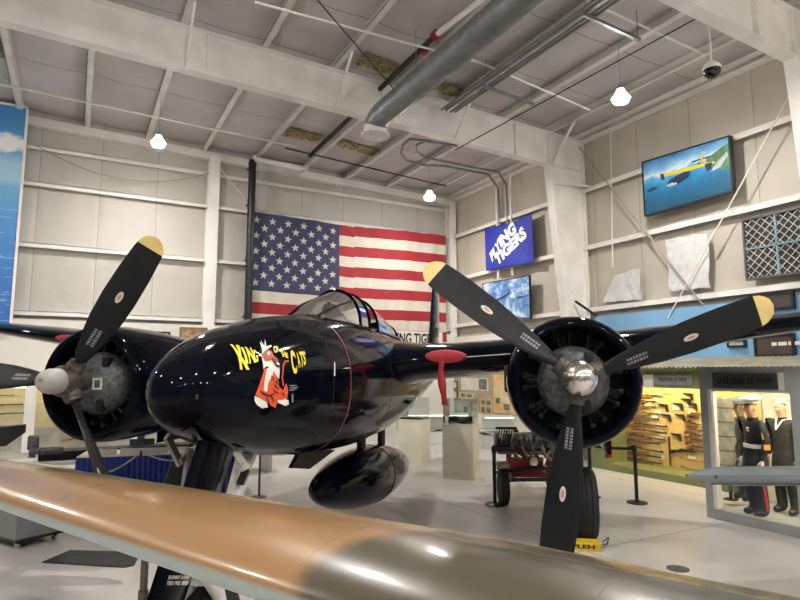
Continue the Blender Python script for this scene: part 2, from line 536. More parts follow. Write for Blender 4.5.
ST = [(2.95, .01, 2.205, 2.195), (2.935, .085, 2.28, 2.12), (2.89, .165, 2.355, 2.05), (2.815, .235, 2.425, 1.985), (2.70, .30, 2.495, 1.92), (2.52, .37, 2.58, 1.845), (2.26, .44, 2.67, 1.765),
      (1.9, .505, 2.755, 1.68), (1.5, .56, 2.835, 1.61), (1.0, .61, 2.905, 1.54), (.5, .645, 2.955, 1.49), (0, .665, 2.985, 1.45), (-1, .685, 3.01, 1.41),
      (-2, .68, 3.0, 1.42), (-3.2, .66, 2.95, 1.5), (-4.5, .58, 2.87, 1.63), (-6, .48, 2.78, 1.8), (-8, .34, 2.68, 2.02), (-9.5, .22, 2.62, 2.2), (-10.6, .08, 2.55, 2.36), (-10.75, .01, 2.5, 2.44)]
_su = np.array([s[0] for s in ST][::-1])
def _interp(u, col):
    y = np.array([s[col] for s in ST][::-1])
    i = int(np.clip(np.searchsorted(_su, u) - 1, 0, len(_su) - 2))
    h = _su[i + 1] - _su[i]; t = (u - _su[i]) / h
    def sl(j):
        if j <= 0: return (y[1] - y[0]) / (_su[1] - _su[0])
        if j >= len(y) - 1: return (y[-1] - y[-2]) / (_su[-1] - _su[-2])
        a = (y[j] - y[j - 1]) / (_su[j] - _su[j - 1]); b = (y[j + 1] - y[j]) / (_su[j + 1] - _su[j])
        return 0 if a * b <= 0 else 2 * a * b / (a + b)
    m0, m1 = sl(i) * h, sl(i + 1) * h
    return (2 * t**3 - 3 * t**2 + 1) * y[i] + (t**3 - 2 * t**2 + t) * m0 + (-2 * t**3 + 3 * t**2) * y[i + 1] + (t**3 - t**2) * m1
NEXP = 2.25
def fsec(u): return _interp(u, 1), _interp(u, 2), _interp(u, 3)
def fus_y(u, z):
    w, zt, zb = fsec(u)
    t = abs((z - (zt + zb) / 2) / max((zt - zb) / 2, 1e-4))
    return w * max(0.0, 1 - t ** NEXP) ** (1 / NEXP)
def fus_pt(u, z, off=0.006):
    """a point on the port skin, lifted by off along the local normal"""
    e = 0.01
    p = Vector((u, fus_y(u, z), z))
    du = Vector((e, fus_y(u + e, z) - p.y, 0)); dz = Vector((0, fus_y(u, z + e) - p.y, e))
    nn = dz.cross(du)
    if nn.y < 0: nn = -nn
    return p + nn.normalized() * off
def fus_hit(x, y):
    """where a sight line meets the port skin -> (u, z)"""
    o = PMI @ _C; d = (PMI.to_3x3() @ ray(x, y))
    t = 2.5; last = None
    while t < 14:
        p = o + d * t
        if -9 < p.x < 2.93 and p.y > 0:
            w, zt, zb = fsec(p.x)
            if zb < p.z < zt and p.y <= fus_y(p.x, p.z):
                lo, hi = t - 0.02, t
                for _ in range(20):
                    mid = (lo + hi) / 2; p = o + d * mid
                    w, zt, zb = fsec(p.x)
                    if zb < p.z < zt and p.y <= fus_y(p.x, p.z): hi = mid
                    else: lo = mid
                return p.x, p.z
        t += 0.02
    return None
b = MB(); rings = []
us = []
for a, c in zip(ST[:-1], ST[1:]):
    k = max(1, int(abs(a[0] - c[0]) / 0.12))
    us += [a[0] + (c[0] - a[0]) * i / k for i in range(k)]
us.append(ST[-1][0])
NF = 56
for u in us:
    w, zt, zb = fsec(u); zc, hz = (zt + zb) / 2, (zt - zb) / 2
    ring = []
    for k in range(NF):
        a = 2 * PI * k / NF
        ca, sa = math.cos(a), math.sin(a)
        q = (abs(ca) ** NEXP + abs(sa) ** NEXP) ** (-1 / NEXP)
        ring.append((u, w * q * ca, zc + hz * q * sa))
    rings.append(ring)
b.loft(rings)
fus = b.build('fuselage', m_navy, plane, angle=60)

# ---- lettering on the nose, letter by letter, following the skin
def skin_quad(x0, y0, x1, y1, x2, y2, x3, y3):
    """photo quad (top-left, top-right, bottom-right, bottom-left) -> (u,z) corners on the skin"""
    return [fus_hit(*p) for p in ((x0, y0), (x1, y1), (x2, y2), (x3, y3))]
def k4(x, y): return 200 + x / 6.667, 320 + y / 6.667
def letter(mb, ch, quad, off, m=0):
    q = [Vector(fus_hit(*k4(*p))) for p in quad]
    vs, fs, _ = text2d(ch, 0.045)
    uv = [tuple((q[3] * (1 - a) + q[2] * a) * (1 - c) + (q[0] * (1 - a) + q[1] * a) * c) for a, c in vs]
    vs, fs = diced((uv, fs), 0.05)
    mb.add([fus_pt(u, z, off) for u, z in vs], fs, m)
LET = [('K', (195, 172), (262, 178), (322, 335), (258, 335)), ('I', (264, 190), (280, 192), (315, 296), (297, 302)), ('N', (292, 186), (335, 194), (362, 290), (322, 296)), ('G', (340, 196), (368, 212), (382, 283), (355, 292)),
       ('O', (478, 180), (500, 178), (508, 222), (486, 226)), ('F', (500, 178), (512, 184), (516, 216), (506, 220)),
       ('T', (520, 208), (542, 210), (552, 250), (536, 250)), ('H', (538, 210), (558, 216), (566, 254), (550, 252)), ('E', (560, 220), (576, 226), (580, 260), (566, 256)),
       ('C', (582, 205), (616, 208), (640, 358), (604, 364)), ('A', (626, 222), (648, 220), (664, 318), (648, 322)), ('T', (650, 216), (676, 214), (680, 312), (666, 314)), ('S', (674, 214), (690, 210), (697, 300), (682, 308))]
for i0, i1 in ((0, 4), (4, 6), (6, 9), (9, 13)):
    b = MB()
    for ch, *quad in LET[i0:i1]: letter(b, ch, quad, 0.014)
    b.build('lettering', m_yel, plane, smooth=False)
# ---- seated tiger with a spiked crown
def art(mb, pts, off, m=0):
    uv = [fus_hit(*k4(*p)) for p in pts]
    vs, fs = diced((uv, [tuple(range(len(uv)))]), 0.05)
    mb.add([fus_pt(u, z, off) for u, z in vs], fs, m)
b = MB()
# 0 orange 1 white 2 black 3 russet
art(b, [(425, 330), (460, 315), (500, 360), (522, 420), (520, 520), (500, 585), (468, 570), (440, 540), (400, 520), (365, 500), (385, 450), (405, 390)], .005, 0)
art(b, [(522, 440), (550, 470), (572, 420), (585, 470), (578, 525), (545, 540), (515, 525), (520, 480)], .005, 0)
art(b, [(408, 250), (430, 230), (455, 260), (490, 270), (525, 290), (528, 340), (522, 395), (500, 365), (470, 320), (440, 310), (418, 330)], .006, 1)
art(b, [(438, 330), (462, 312), (485, 330), (478, 370), (450, 420), (440, 480), (418, 470), (425, 400)], .008, 1)
art(b, [(360, 505), (395, 520), (440, 545), (448, 580), (410, 588), (375, 565), (358, 535)], .007, 1)
art(b, [(512, 530), (545, 535), (562, 525), (585, 535), (588, 562), (565, 572), (540, 560), (515, 552)], .007, 1)
art(b, [(412, 250), (420, 215), (450, 200), (474, 210), (484, 235), (512, 262), (522, 285), (500, 285), (480, 265), (455, 275), (430, 280)], .008, 3)
art(b, [(410, 195), (440, 180), (470, 172), (472, 182), (450, 195), (420, 215), (405, 240)], .010, 1)
for tip, a, c in (((375, 180), (408, 225), (404, 212)), ((358, 208), (405, 235), (402, 245)), ((392, 150), (418, 200), (410, 205)), ((428, 132), (432, 190), (422, 196)), ((365, 240), (408, 240), (406, 248)), ((400, 140), (424, 194), (416, 200))):
    art(b, [tip, (a[0] + 4, a[1]), (c[0] - 2, c[1])], .010, 1)
art(b, [(442, 222), (455, 215), (465, 225), (455, 240), (444, 236)], .011, 1)
art(b, [(450, 225), (456, 222), (458, 230), (452, 234)], .013, 2)
art(b, [(470, 262), (480, 258), (508, 300), (525, 305), (520, 322), (500, 312)], .011, 2)
for s in ([(500, 400), (515, 425), (512, 432), (496, 412)], [(490, 430), (518, 455), (515, 462), (488, 440)], [(480, 462), (515, 482), (512, 490), (478, 470)], [(400, 470), (425, 490), (460, 500), (498, 480), (498, 486), (460, 510), (420, 500), (398, 478)], [(470, 500), (490, 540), (486, 545), (464, 508)], [(440, 510), (462, 555), (456, 556), (434, 514)], [(470, 370), (490, 400), (486, 405), (466, 378)], [(545, 480), (560, 500), (556, 505), (540, 486)]):
    art(b, s, .010, 2)
art(b, [(545, 440), (540, 380), (545, 300), (560, 272), (588, 268), (590, 282), (566, 284), (556, 310), (550, 380), (556, 440)], .006, 3)
b.build('tiger_nose_art', [m_orange, m_whitep, m_blackp, m_brownp], plane, smooth=False)
b = MB()
for (x0, y0, x1, y1) in ((590, 434, 640, 440), (592, 446, 652, 451), (590, 457, 640, 462), (592, 466, 622, 471), (608, 492, 618, 550)):
    art(b, [(x0, y0), (x1, y0), (x1, y1), (x0, y1)], .006)
b.build('stencil_mark', m_grey_decal, plane, smooth=False)
# ---- propeller warning line, white dash, stencils, recognition light
uS, _ = fus_hit(343.5, 345)
b = MB(); rr = [[], []]
for k in range(61):
    a = R(-75 + 125 * k / 60)
    for j, du in enumerate((-0.018, 0.018)):
        w, zt, zb = fsec(uS + du); q = (abs(math.cos(a)) ** NEXP + abs(math.sin(a)) ** NEXP) ** (-1 / NEXP)
        rr[j].append(Vector((uS + du, (w + .004) * q * math.cos(a), (zt + zb) / 2 + ((zt - zb) / 2 + .004) * q * math.sin(a))))
b.loft(rr, closed=False, cap0=False, cap1=False)
b.build('red_warning_line', m_redl, plane)
b = MB()
for pts in ([(333.4, 362), (334.5, 362), (334.5, 376), (333.4, 376)],):
    uv = [fus_hit(*p) for p in pts]; vs, fs = diced((uv, [(0, 1, 2, 3)]), .05); b.add([fus_pt(u, z, .006) for u, z in vs], fs)
b.build('white_dash', m_whitep, plane, smooth=False)
u0, z0 = fus_hit(197, 397)
b = MB().ball(tuple(fus_pt(u0, z0, 0)), (.028, .012, .022)); b.build('recognition_light', m_amber, plane)
# panel joints on the nose
for uu in (1.15, -1.05):
    b = MB(); pth = []
    for k in range(41):
        a = R(-70 + 150 * k / 40); w, zt, zb = fsec(uu); q = (abs(math.cos(a)) ** NEXP + abs(math.sin(a)) ** NEXP) ** (-1 / NEXP)
        pth.append((uu, w * q * math.cos(a), (zt + zb) / 2 + (zt - zb) / 2 * q * math.sin(a)))
    b.tube(pth, .003, n=5); b.build('panel_joint', m_cock, plane)

# ---- canopy
_cp = [apx(*q, 0) for q in ((302, 314), (317, 299), (333, 289.5), (343, 293), (352, 299), (364, 309), (377, 323), (392, 343))]
CAN = [(u_, w_, min(2.95, z_ - .01) - .04, z_) for (u_, z_), w_ in zip(_cp, (.26, .33, .37, .38, .38, .37, .34, .26))]
def csec(u):
    for a, c in zip(CAN[:-1], CAN[1:]):
        if c[0] <= u <= a[0]:
            t = (a[0] - u) / (a[0] - c[0]); return [a[i] + (c[i] - a[i]) * t for i in (1, 2, 3)]
    return CAN[-1][1:]
def arch(u, g=0.0, n=18, tilt=0.0):
    w, zb, zt = csec(u); out = []
    for k in range(n + 1):
        a = PI * k / n
        s = math.sin(a) ** .8
        out.append(Vector((u - tilt * s, (w + g) * math.cos(a) * (1 - .12 * s), zb + (zt + g - zb) * s)))
    return out
def glass_shell(u0, u1, name, mm, t0=0.0, t1=0.0):
    mb = MB(); k = max(2, int(abs(u1 - u0) / .09))
    mb.loft([arch(u0 + (u1 - u0) * i / k, tilt=t0 + (t1 - t0) * i / k) for i in range(k + 1)], closed=False, cap0=False, cap1=False)
    return mb.build(name, mm, plane, angle=50, recalc=False)
cu = [c_[0] for c_ in CAN]
glass_shell(cu[0], cu[2], 'windscreen', m_glass, 0, .1)
glass_shell(cu[2], cu[3], 'fixed_side_panel', m_glass, .1, .12)
glass_shell(cu[4], cu[6], 'sliding_hood', m_glass, .12, .05)
b = MB()
for u, t, r_ in ((cu[2], .1, .017), (cu[3], .12, .017), (cu[4], .12, .02), (cu[6], .05, .015)): b.tube(arch(u, .004, tilt=t), r_, n=6)
for s in (0.25, 0.75):
    b.tube([arch(cu[0] + (cu[2] - cu[0]) * i / 5, .004, tilt=.1 * i / 5)[int(s * 18)] for i in range(6)], .013, n=6)
for s in (0, 18):
    b.tube([arch(cu[0] + (cu[3] - cu[0]) * i / 6, .002)[s] for i in range(7)], .018, n=6)
    b.tube([arch(cu[4] + (cu[6] - cu[4]) * i / 6, .002)[s] for i in range(7)], .018, n=6)
b.build('canopy_frame', m_navy, plane)
b = MB(); b.loft([arch(cu[6] + (cu[7] - cu[6]) * i / 6, .004, tilt=.05 * (1 - i / 6)) for i in range(7)], closed=False, cap0=True, cap1=False)
b.build('canopy_fairing', m_navy, plane)
um = (cu[2] + cu[4]) / 2
b = MB().box(((cu[2] + cu[5]) / 2, 0, 2.97), (abs(cu[5] - cu[2]), .44, .04)).box((um - .25, 0, 3.14), (.12, .34, .36), bev=.03).box((cu[2] + .2, 0, 3.04), (.25, .40, .10), bev=.03)
b.build('pilot_seat', m_cock, plane)

# ---- wings
def naca(t, n=18):
    top = []; bot = []
    for i in range(n + 1):
        x = (1 - math.cos(PI * i / n)) / 2
        y = 5 * t * (.2969 * math.sqrt(x) - .126 * x - .3516 * x**2 + .2843 * x**3 - .1036 * x**4)
        c = 0.02 * 4 * x * (1 - x)
        top.append((x, c + y)); bot.append((x, c - y))
    return top[::-1] + bot[1:]
WS = [(.35, -1.30, 4.1, 2.36, .205, -.05), (.62, -1.38, 3.9, 2.42, .18, -.10), (.85, -1.50, 3.6, 2.47, .162, -.14), (1.3, -1.56, 3.4, 2.51, .155, -.18), (3.0, -1.65, 3.15, 2.64, .155, -.20), (3.9, -1.72, 2.95, 2.74, .14, -.12),
      (5.5, -1.98, 2.35, 2.95, .135, -.10), (7.2, -2.28, 1.75, 3.15, .125, -.07), (7.7, -2.5, 1.25, 3.2, .11, -.05), (7.86, -2.8, .6, 3.22, .08, -.02)]
for side in (1, -1):
    rings = []
    for y, ule, c, z, t, drop in WS:
        rings.append([(ule - x * c, side * y, z + yy * c + drop * x) for x, yy in naca(t)])
    b = MB().loft(rings)
    b.build('wing', m_navy, plane, angle=50)
    # landing flap line and a silver leading-edge scuff
    b = MB(); b.tube([(-1.52 - .04, side * .95, 2.50), (-1.6, side * 2.2, 2.585)], .006, n=5)
    b.build('edge_wear', m_decal, plane)

# ---- nacelles, cowlings, engines, propellers
HV, HZ = 2.915, 2.235
def make_blade(mats):
    """one paddle blade along +Z, hub at the origin, aircraft forward = +X"""
    mb = MB(); rings = []
    SB = [(.10, .085, .085), (.26, .09, .085), (.38, .20, .075), (.6, .30, .058), (.85, .37, .045), (1.15, .40, .034), (1.5, .39, .026), (1.78, .355, .02), (1.845, .335, .019), (1.90, .305, .018), (1.95, .235, .015), (1.985, .15, .012), (2.0, .03, .006)]
    SB = [(a_ * 1.025, b_, c_) for a_, b_, c_ in SB]
    for r_, c, t in SB:
        be = R(46 - 26 * min(1, max(0, (r_ - .3) / 1.6)))
        ch = Vector((math.sin(be), -math.cos(be), 0)); no = Vector((math.cos(be), math.sin(be), 0))
        ring = []
        for k in range(16):
            a = 2 * PI * k / 16
            ring.append(Vector((0, 0, r_)) + ch * (c / 2 * math.cos(a)) + no * (t / 2 * math.sin(a)))
        rings.append(ring)
    i = 8
    mb.loft(rings[:i + 1], m=0, cap1=False)
    mb.loft(rings[i:], m=1, cap0=False)
    def onface(r_, s, off=.0):   # point on the front face
        be = R(46 - 26 * min(1, max(0, (r_ - .3) / 1.6)))
        for a, c in zip(SB[:-1], SB[1:]):
            if a[0] <= r_ <= c[0]:
                t_ = (r_ - a[0]) / (c[0] - a[0]); th = a[2] + (c[2] - a[2]) * t_; cc = a[1] + (c[1] - a[1]) * t_; break
        ch = Vector((math.sin(be), -math.cos(be), 0)); no = Vector((math.cos(be), math.sin(be), 0))
        q = math.sqrt(max(0, 1 - (2 * s / cc) ** 2))
        return Vector((0, 0, r_)) + ch * s + no * (th / 2 * q + .003 + off)
    def oval(rc, sr, sc, m, off):
        mb.add([onface(rc + sr * math.cos(2 * PI * k / 20), sc * math.sin(2 * PI * k / 20), off) for k in range(20)], [tuple(range(20))], m)
    oval(1.2, .078, .036, 2, 0); oval(1.2, .04, .016, 3, .002)
    # two worn stencil rows near the root
    for row, s0 in ((0, -.025), (1, .03)):
        k = 0; r0 = .52
        while k < 7:
            ln = (.018, .03, .022)[k % 3]
            mb.add([onface(r0, s0 - .018), onface(r0 + ln, s0 - .018), onface(r0 + ln, s0 + .018), onface(r0, s0 + .018)], [(0, 1, 2, 3)], 4)
            r0 += ln + .010; k += 1
    return mb, mats
PHI = {1: (-52, 69.0, 189.0), -1: (33, 153, 273)}
for side in (1, -1):
    c0 = Vector((0, HV, HZ)) if side > 0 else Vector((.24, -HV - .15, HZ - .04))
    # cowling: rounded lip, open front
    prof = [(-1.75, .735), (-1.45, .76), (-1.0, .768), (-.7, .762), (-.5, .742), (-.40, .712), (-.355, .67), (-.345, .645), (-.365, .618), (-.43, .60), (-.6, .597), (-1.0, .605), (-1.25, .62)]
    MB().lathe(prof, c0, (1, 0, 0), n=56, cap=False).build('cowling', m_navy, plane, angle=60)
    MB().lathe([(-1.0, .61), (-1.0, .001)], c0, (1, 0, 0), n=32, cap=False).build('engine_bulkhead', m_navy2, plane)
    MB().lathe([(-1.70, .73), (-2.4, .70), (-3.2, .63), (-4.2, .49), (-5.2, .33), (-6.0, .15), (-6.35, .02)], c0, (1, 0, 0), n=40).build('nacelle', m_navy, plane, angle=60)
    # exhaust fairing on the inboard side
    MB().box(c0 + Vector((-1.25, -side * .74, .02)), (.5, .11, .34), bev=.04).build('exhaust_fairing', m_navy2, plane)
    # engine
    eng = MB().lathe([(-1.0, .20), (-.72, .40), (-.62, .41), (-.55, .40), (-.47, .33), (-.42, .22), (-.34, .16), (-.28, .13)], c0, (1, 0, 0), n=32)
    for k in range(18):
        a = 2 * PI * k / 18
        eng.lathe([(-.56, .02), (-.525, .018)], c0 + Vector((0, .375 * math.cos(a), .375 * math.sin(a))), (1, 0, 0), n=6)
    e = eng.build('engine', m_case, plane)
    for k in range(9):
        a = 2 * PI * (k + .5) / 9
        d = Vector((0, math.cos(a), math.sin(a)))
        mb = MB(); prof = []
        for j in range(13):
            h = .26 + .022 * j
            prof += [(h, .088), (h + .008, .088), (h + .008, .066), (h + .02, .066)]
        mb.lathe(prof, c0 + Vector((-.82, 0, 0)), d, n=14)
        mb.build('cylinder', m_cyl, e)
        mb = MB(); t = Vector((0, -d.z, d.y))
        for s in (-1, 1):
            mb.tube([c0 + Vector((-.58, 0, 0)) + d * .27 + t * .035 * s, c0 + Vector((-.70, 0, 0)) + d * .55 + t * .075 * s], .014, n=6)
            mb.box(c0 + Vector((-.74, 0, 0)) + d * .545 + t * .075 * s, (.11, .06, .06), bev=.015)
        mb.build('pushrod', m_pushrod, e)
    mb = MB()
    mb.box(c0 + Vector((-.50, -.17, .25)), (.14, .12, .15), bev=.02).box(c0 + Vector((-.50, .17, .27)), (.14, .10, .13), bev=.02).box(c0 + Vector((-.5, .12, -.27)), (.16, .1, .16), bev=.02)
    mb.tube([c0 + Vector((-.5, -.34 * math.cos(q), .34 * math.sin(q))) for q in [PI * 2 * k / 24 for k in range(25)]], .014, n=6)
    mb.build('ignition_harness', m_cyl, e)
    # propeller, its shaft a little above the cowling centre
    c0 = c0 + Vector((0, 0, .04))
    mb = MB().lathe([(-.30, .12), (-.12, .15), (-.08, .19), (.08, .19), (.13, .17), (.15, .155)], c0, (1, 0, 0), n=28)
    for ph in PHI[side]:
        d = Vector((0, math.sin(R(ph)), math.cos(R(ph))))
        mb.lathe([(.10, .11), (.22, .108), (.23, .098), (.27, .095)], c0, d, n=18)
        for q in (-1, 1):
            mb.box(c0 + Vector((.12 * q, 0, 0)) + d * .2, (.05, .05, .06), bev=.01)
    prop = mb.build('propeller', m_barrel, plane)
    dm = MB()
    if side == 1:
        dm.lathe([(.12, .19), (.2, .188), (.26, .175), (.32, .148), (.37, .11), (.40, .065), (.405, .035), (.39, .03), (.385, .001)], c0, (1, 0, 0), n=32)
        dm.build('spinner_dome', m_chrome, prop)
    else:
        dm.lathe([(.12, .15), (.18, .152), (.27, .148), (.33, .134), (.375, .105), (.40, .065), (.408, .032), (.39, .028), (.385, .001)], c0, (1, 0, 0), n=32)
        dm.build('spinner_dome', m_greydome, prop)
    for ph in PHI[side]:
        mb, mats = make_blade([m_prop, m_tip, m_decal, m_red_decal, m_grey_decal])
        bl = mb.build('blade', mats, prop, angle=50)
        bl.location = c0; bl.rotation_euler = (-R(ph), 0, 0)
# casing plate with a square badge on the starboard engine
b = MB()
c0 = Vector((-.05, -HV + .04, HZ - .04))
for dy, dz, sy, sz in ((0, .06, .13, .025), (0, -.06, .13, .025), (.055, 0, .025, .12), (-.055, 0, .025, .12)):
    b.box(c0 + Vector((.0, dy, dz)), (.012, sy, sz))
b.build('square_badge', m_decal, plane)

# ---- tail
b = MB(); rings = []
for z, ule, c, t in ((2.5, -8.6, 2.2, .08), (3.2, -8.95, 1.85, .08), (4.2, -9.4, 1.4, .08), (4.85, -9.7, 1.1, .07), (5.05, -10.0, .7, .05)):
    rings.append([(ule - x * c, yy * c, z) for x, yy in naca(t, 10)])
b.loft(rings); b.build('tail_fin', m_navy, plane, angle=50)
b = MB().box((-10.45, 0, 4.0), (.5, .09, 1.2), bev=.02); b.build('rudder_flash', m_gearw, plane)
for side in (1, -1):
    rings = [[(ule - x * c, side * y, z + yy * c) for x, yy in naca(.09, 10)] for y, ule, c, z in ((.1, -8.7, 1.7, 2.75), (1.5, -9.0, 1.3, 2.85), (2.7, -9.4, .8, 2.95), (2.85, -9.6, .4, 2.96))]
    MB().loft(rings).build('tailplane', m_navy, plane, angle=50)

# ---- centreline drop tank
tu0, tz0 = apx(318, 493, .05); tu1, tz1 = apx(402, 461, -.05)
TA, TB = Vector((tu0, 0, tz0)), Vector((tu1, 0, tz1)); TL = (TB - TA).length; TX = (TB - TA).normalized(); TR_ = .43
prof = [(TL * k / 28, TR_ * (math.sin(PI * (k / 28) ** .9)) ** .62 if 0 < k < 28 else .002) for k in range(29)]
tank = MB().lathe(prof, TA, TX, n=40).build('drop_tank', m_navy, plane, angle=60)
tm_ = TA + TX * TL * .45
MB().tube([tm_ + Vector((0, 1, 0)) * (TR_ + .002) * math.cos(a) + Vector((TX.z, 0, -TX.x)) * (TR_ + .002) * math.sin(a) for a in [2 * PI * k / 40 for k in range(40)]], .006, n=5, closed=True).build('tank_seam', m_cock, tank)
for q in (.38, .62):
    p_ = TA + TX * TL * q; b = MB(); b.span((p_.x - .11, -.04, p_.z + TR_ - .06), (p_.x + .11, .04, 1.52)); b.build('tank_rack', m_navy2, plane)
# swept blade aerial under the belly
b = MB(); b.prism([apx(300, 448, 0), apx(334, 450, 0), apx(308, 469, 0), apx(290, 468, 0)], lambda a, c, d: (a, d, c), -.02, .02)
b.build('belly_aerial', m_navy2, plane)

# ---- undercarriage
p3_ = lambda x, y, v: (lambda q: Vector((q[0], v, q[1])))(apx(x, y, v))
NW = apx(207, 612, -.10)[0]; NR_ = .365
b = MB().tube([(NW - .62, -.08, 1.78), (NW - .18, -.08, .98)], .075, n=14).tube([(NW - .18, -.08, .98), (NW - .04, -.08, .66)], .05, n=12)
b.build('nose_gear_strut', m_gearw, plane)
b = MB()
fk = [p3_(196, 566, -.02), p3_(206, 575, -.01), p3_(215, 592, .02), p3_(218, 614, .04)]
for s in (1, -1):
    b.tube([Vector((q.x, -.08 + s * (.05 + .035 * i), q.z)) for i, q in enumerate(fk)] + [Vector((NW, -.08 + s * .17, .36))], [.055, .06, .055, .05, .05], n=10)
b.box((NW + .10, -.08, .82), (.2, .16, .12), bev=.02)
b.build('nose_wheel_fork', m_gearw, plane)
def tyre(name, c, r_, w, m_hub):
    mb = MB(); pr = []
    for k in range(13):
        a = PI * k / 12
        pr.append((-w / 2 * math.cos(a) * (1 if abs(math.cos(a)) < .9 else 1), r_ - w * .42 + w * .42 * math.sin(a) ** .6))
    mb.lathe([(-w * .42, r_ * .5)] + pr + [(w * .42, r_ * .5)], c, (0, 1, 0), n=40, m=0)
    for g in (-.22, 0, .22):
        mb.tube([Vector(c) + Vector((math.cos(a) * (r_ + .001), g * w, math.sin(a) * (r_ + .001))) for a in [2 * PI * k / 40 for k in range(40)]], .006, n=4, closed=True)
    o = mb.build(name, m_tyre, plane)
    MB().lathe([(-w * .40, r_ * .5), (-w * .3, r_ * .45), (-w * .25, .06), (w * .25, .06), (w * .3, r_ * .45), (w * .40, r_ * .5)], c, (0, 1, 0), n=28).build('wheel_rim', m_hub, o)
    return o
tyre('nose_wheel', (NW, -.08, .365), .365, .24, m_gearw)
# flat dark door in front of the strut with stencilled lines
DQ = [apx(*q, .10) for q in ((202, 440), (246, 447), (197, 598), (152, 598))]   # front top, rear top, rear bottom, front bottom
def door_pt(t, s, d):
    """t 0..1 downwards, s 0..1 front to rear, d outwards (port)"""
    u = (DQ[0][0] * (1 - s) + DQ[1][0] * s) * (1 - t) + (DQ[3][0] * (1 - s) + DQ[2][0] * s) * t
    z = (DQ[0][1] * (1 - s) + DQ[1][1] * s) * (1 - t) + (DQ[3][1] * (1 - s) + DQ[2][1] * s) * t
    return Vector((u, .10 + d - .10 * s * s, z))
b = MB()
b.loft([[door_pt(t, .0, .0), door_pt(t, .12, .028), door_pt(t, .5, .035), door_pt(t, .9, .025), door_pt(t, 1, 0), door_pt(t, 1, -.03), door_pt(t, 0, -.03)] for t in (0, .2, .4, .6, .8, 1.0, 1.12)])
ndoor = b.build('nose_gear_door', m_navy_s, plane)
b = MB()
def door_text(mb, txt, t0, t1, s0, s1):
    vs, fs, _ = text2d(txt, .04)
    mb.add([door_pt(t1 + (t0 - t1) * c, s0 + (s1 - s0) * a, .040) for a, c in vs], fs)
door_text(b, 'SHIMMY DAMPER', .872, .895, .08, .70)
door_text(b, 'TIRE PRES', .904, .927, .08, .42)
b.add([door_pt(.927, .46, .04), door_pt(.927, .70, .04), door_pt(.904, .70, .04), door_pt(.904, .46, .04)], [(0, 1, 2, 3)])
b.build('stencil_lettering', m_decal, ndoor, smooth=False)
p3 = lambda x, y, v: (lambda q: Vector((q[0], v, q[1])))(apx(x, y, v))
b = MB().tube([p3(252, 455, 0), p3(236, 492, 0), p3(222, 520, -.02)], .045, n=8).tube([p3(232, 446, .02), p3(245, 466, .02)], .03, n=8).ball(p3(243, 466, .02), .055).bar(p3(246, 470, .05), p3(240, 484, .05), .06, .03, m=1)
b.build('drag_strut', [m_gearw, m_cock], plane)
b = MB().bar(p3(167, 436, -.32), p3(180, 464, -.32), .03, .06).bar(p3(190, 448, -.28), p3(183, 500, -.28), .03, .07).bar(p3(180, 462, -.3), p3(190, 450, -.3), .03, .05)
b.build('nose_bay_door', m_gearg, plane)
for side in (1, -1):
    wv_ = side * HV + (.16 if side > 0 else 0)
    tyre('main_wheel', (-2.45, wv_ + side * .09, .50), .50, .32, m_gearg)
    b = MB().tube([(-2.62, wv_ - side * .05, 1.8), (-2.48, wv_ - side * .06, .75)], .085, n=14).tube([(-2.48, wv_ - side * .06, .8), (-2.45, wv_ - side * .06, .48), (-2.45, wv_ + side * .1, .48)], .06, n=10)
    b.tube([(-3.25, wv_ - side * .05, 1.72), (-2.52, wv_ - side * .06, 1.1)], .045, n=8)
    b.build('main_gear_strut', m_gearw, plane)
    for q in (-1, 1): MB().box((-2.75, wv_ + q * .42, 1.45), (1.35, .025, .45), bev=.01).build('main_gear_door', m_navy_s, plane)

# ---- red air-intake covers with streamers hanging on the wing leading edges
m_cover = mat('red_cover_cloth', '#a01f2b', 0.6, var=0.08, scale=8)
for side, v, lab in ((1, 1.32, 'red oval intake cover with streamer on the inner leading edge by the fuselage'), (-1, 4.95, 'red oval intake cover on the leading edge left of the far propeller')):
    zz = 2.55 + .07 * (v - 1.3) if side > 0 else 2.89; ks = .88 if side > 0 else .55
    ule = -1.57 if side > 0 else -1.88
    t = thing('intake_cover', lab, 'intake cover', aw(ule, side * v, zz))
    t.rotation_euler = (0, 0, ac_rz)
    mb = MB(); rings = []
    for x, k in ((-.10, 1.04), (.0, 1.0), (.05, .9), (.065, .5)):
        rings.append([(x, .33 * ks * k * math.cos(a), .105 * ks * k * math.sin(a)) for a in [2 * PI * i / 28 for i in range(28)]])
    mb.loft(rings); mb.build('cover_pad', m_cover, t)
    if side > 0:
        mb = MB(); mb.loft([[(.05 + .015 * math.sin(k * 1.1), -.035 - .02 * math.sin(k * .5) + a * (1 - .25 * math.sin(k * .9)), -.03 - .062 * k) for a in (-.045, .045)] for k in range(11)], closed=False, cap0=False, cap1=False)
        sb = mb.build('streamer', m_cover, t)
        sm = sb.modifiers.new('thick', 'SOLIDIFY'); sm.thickness = .006
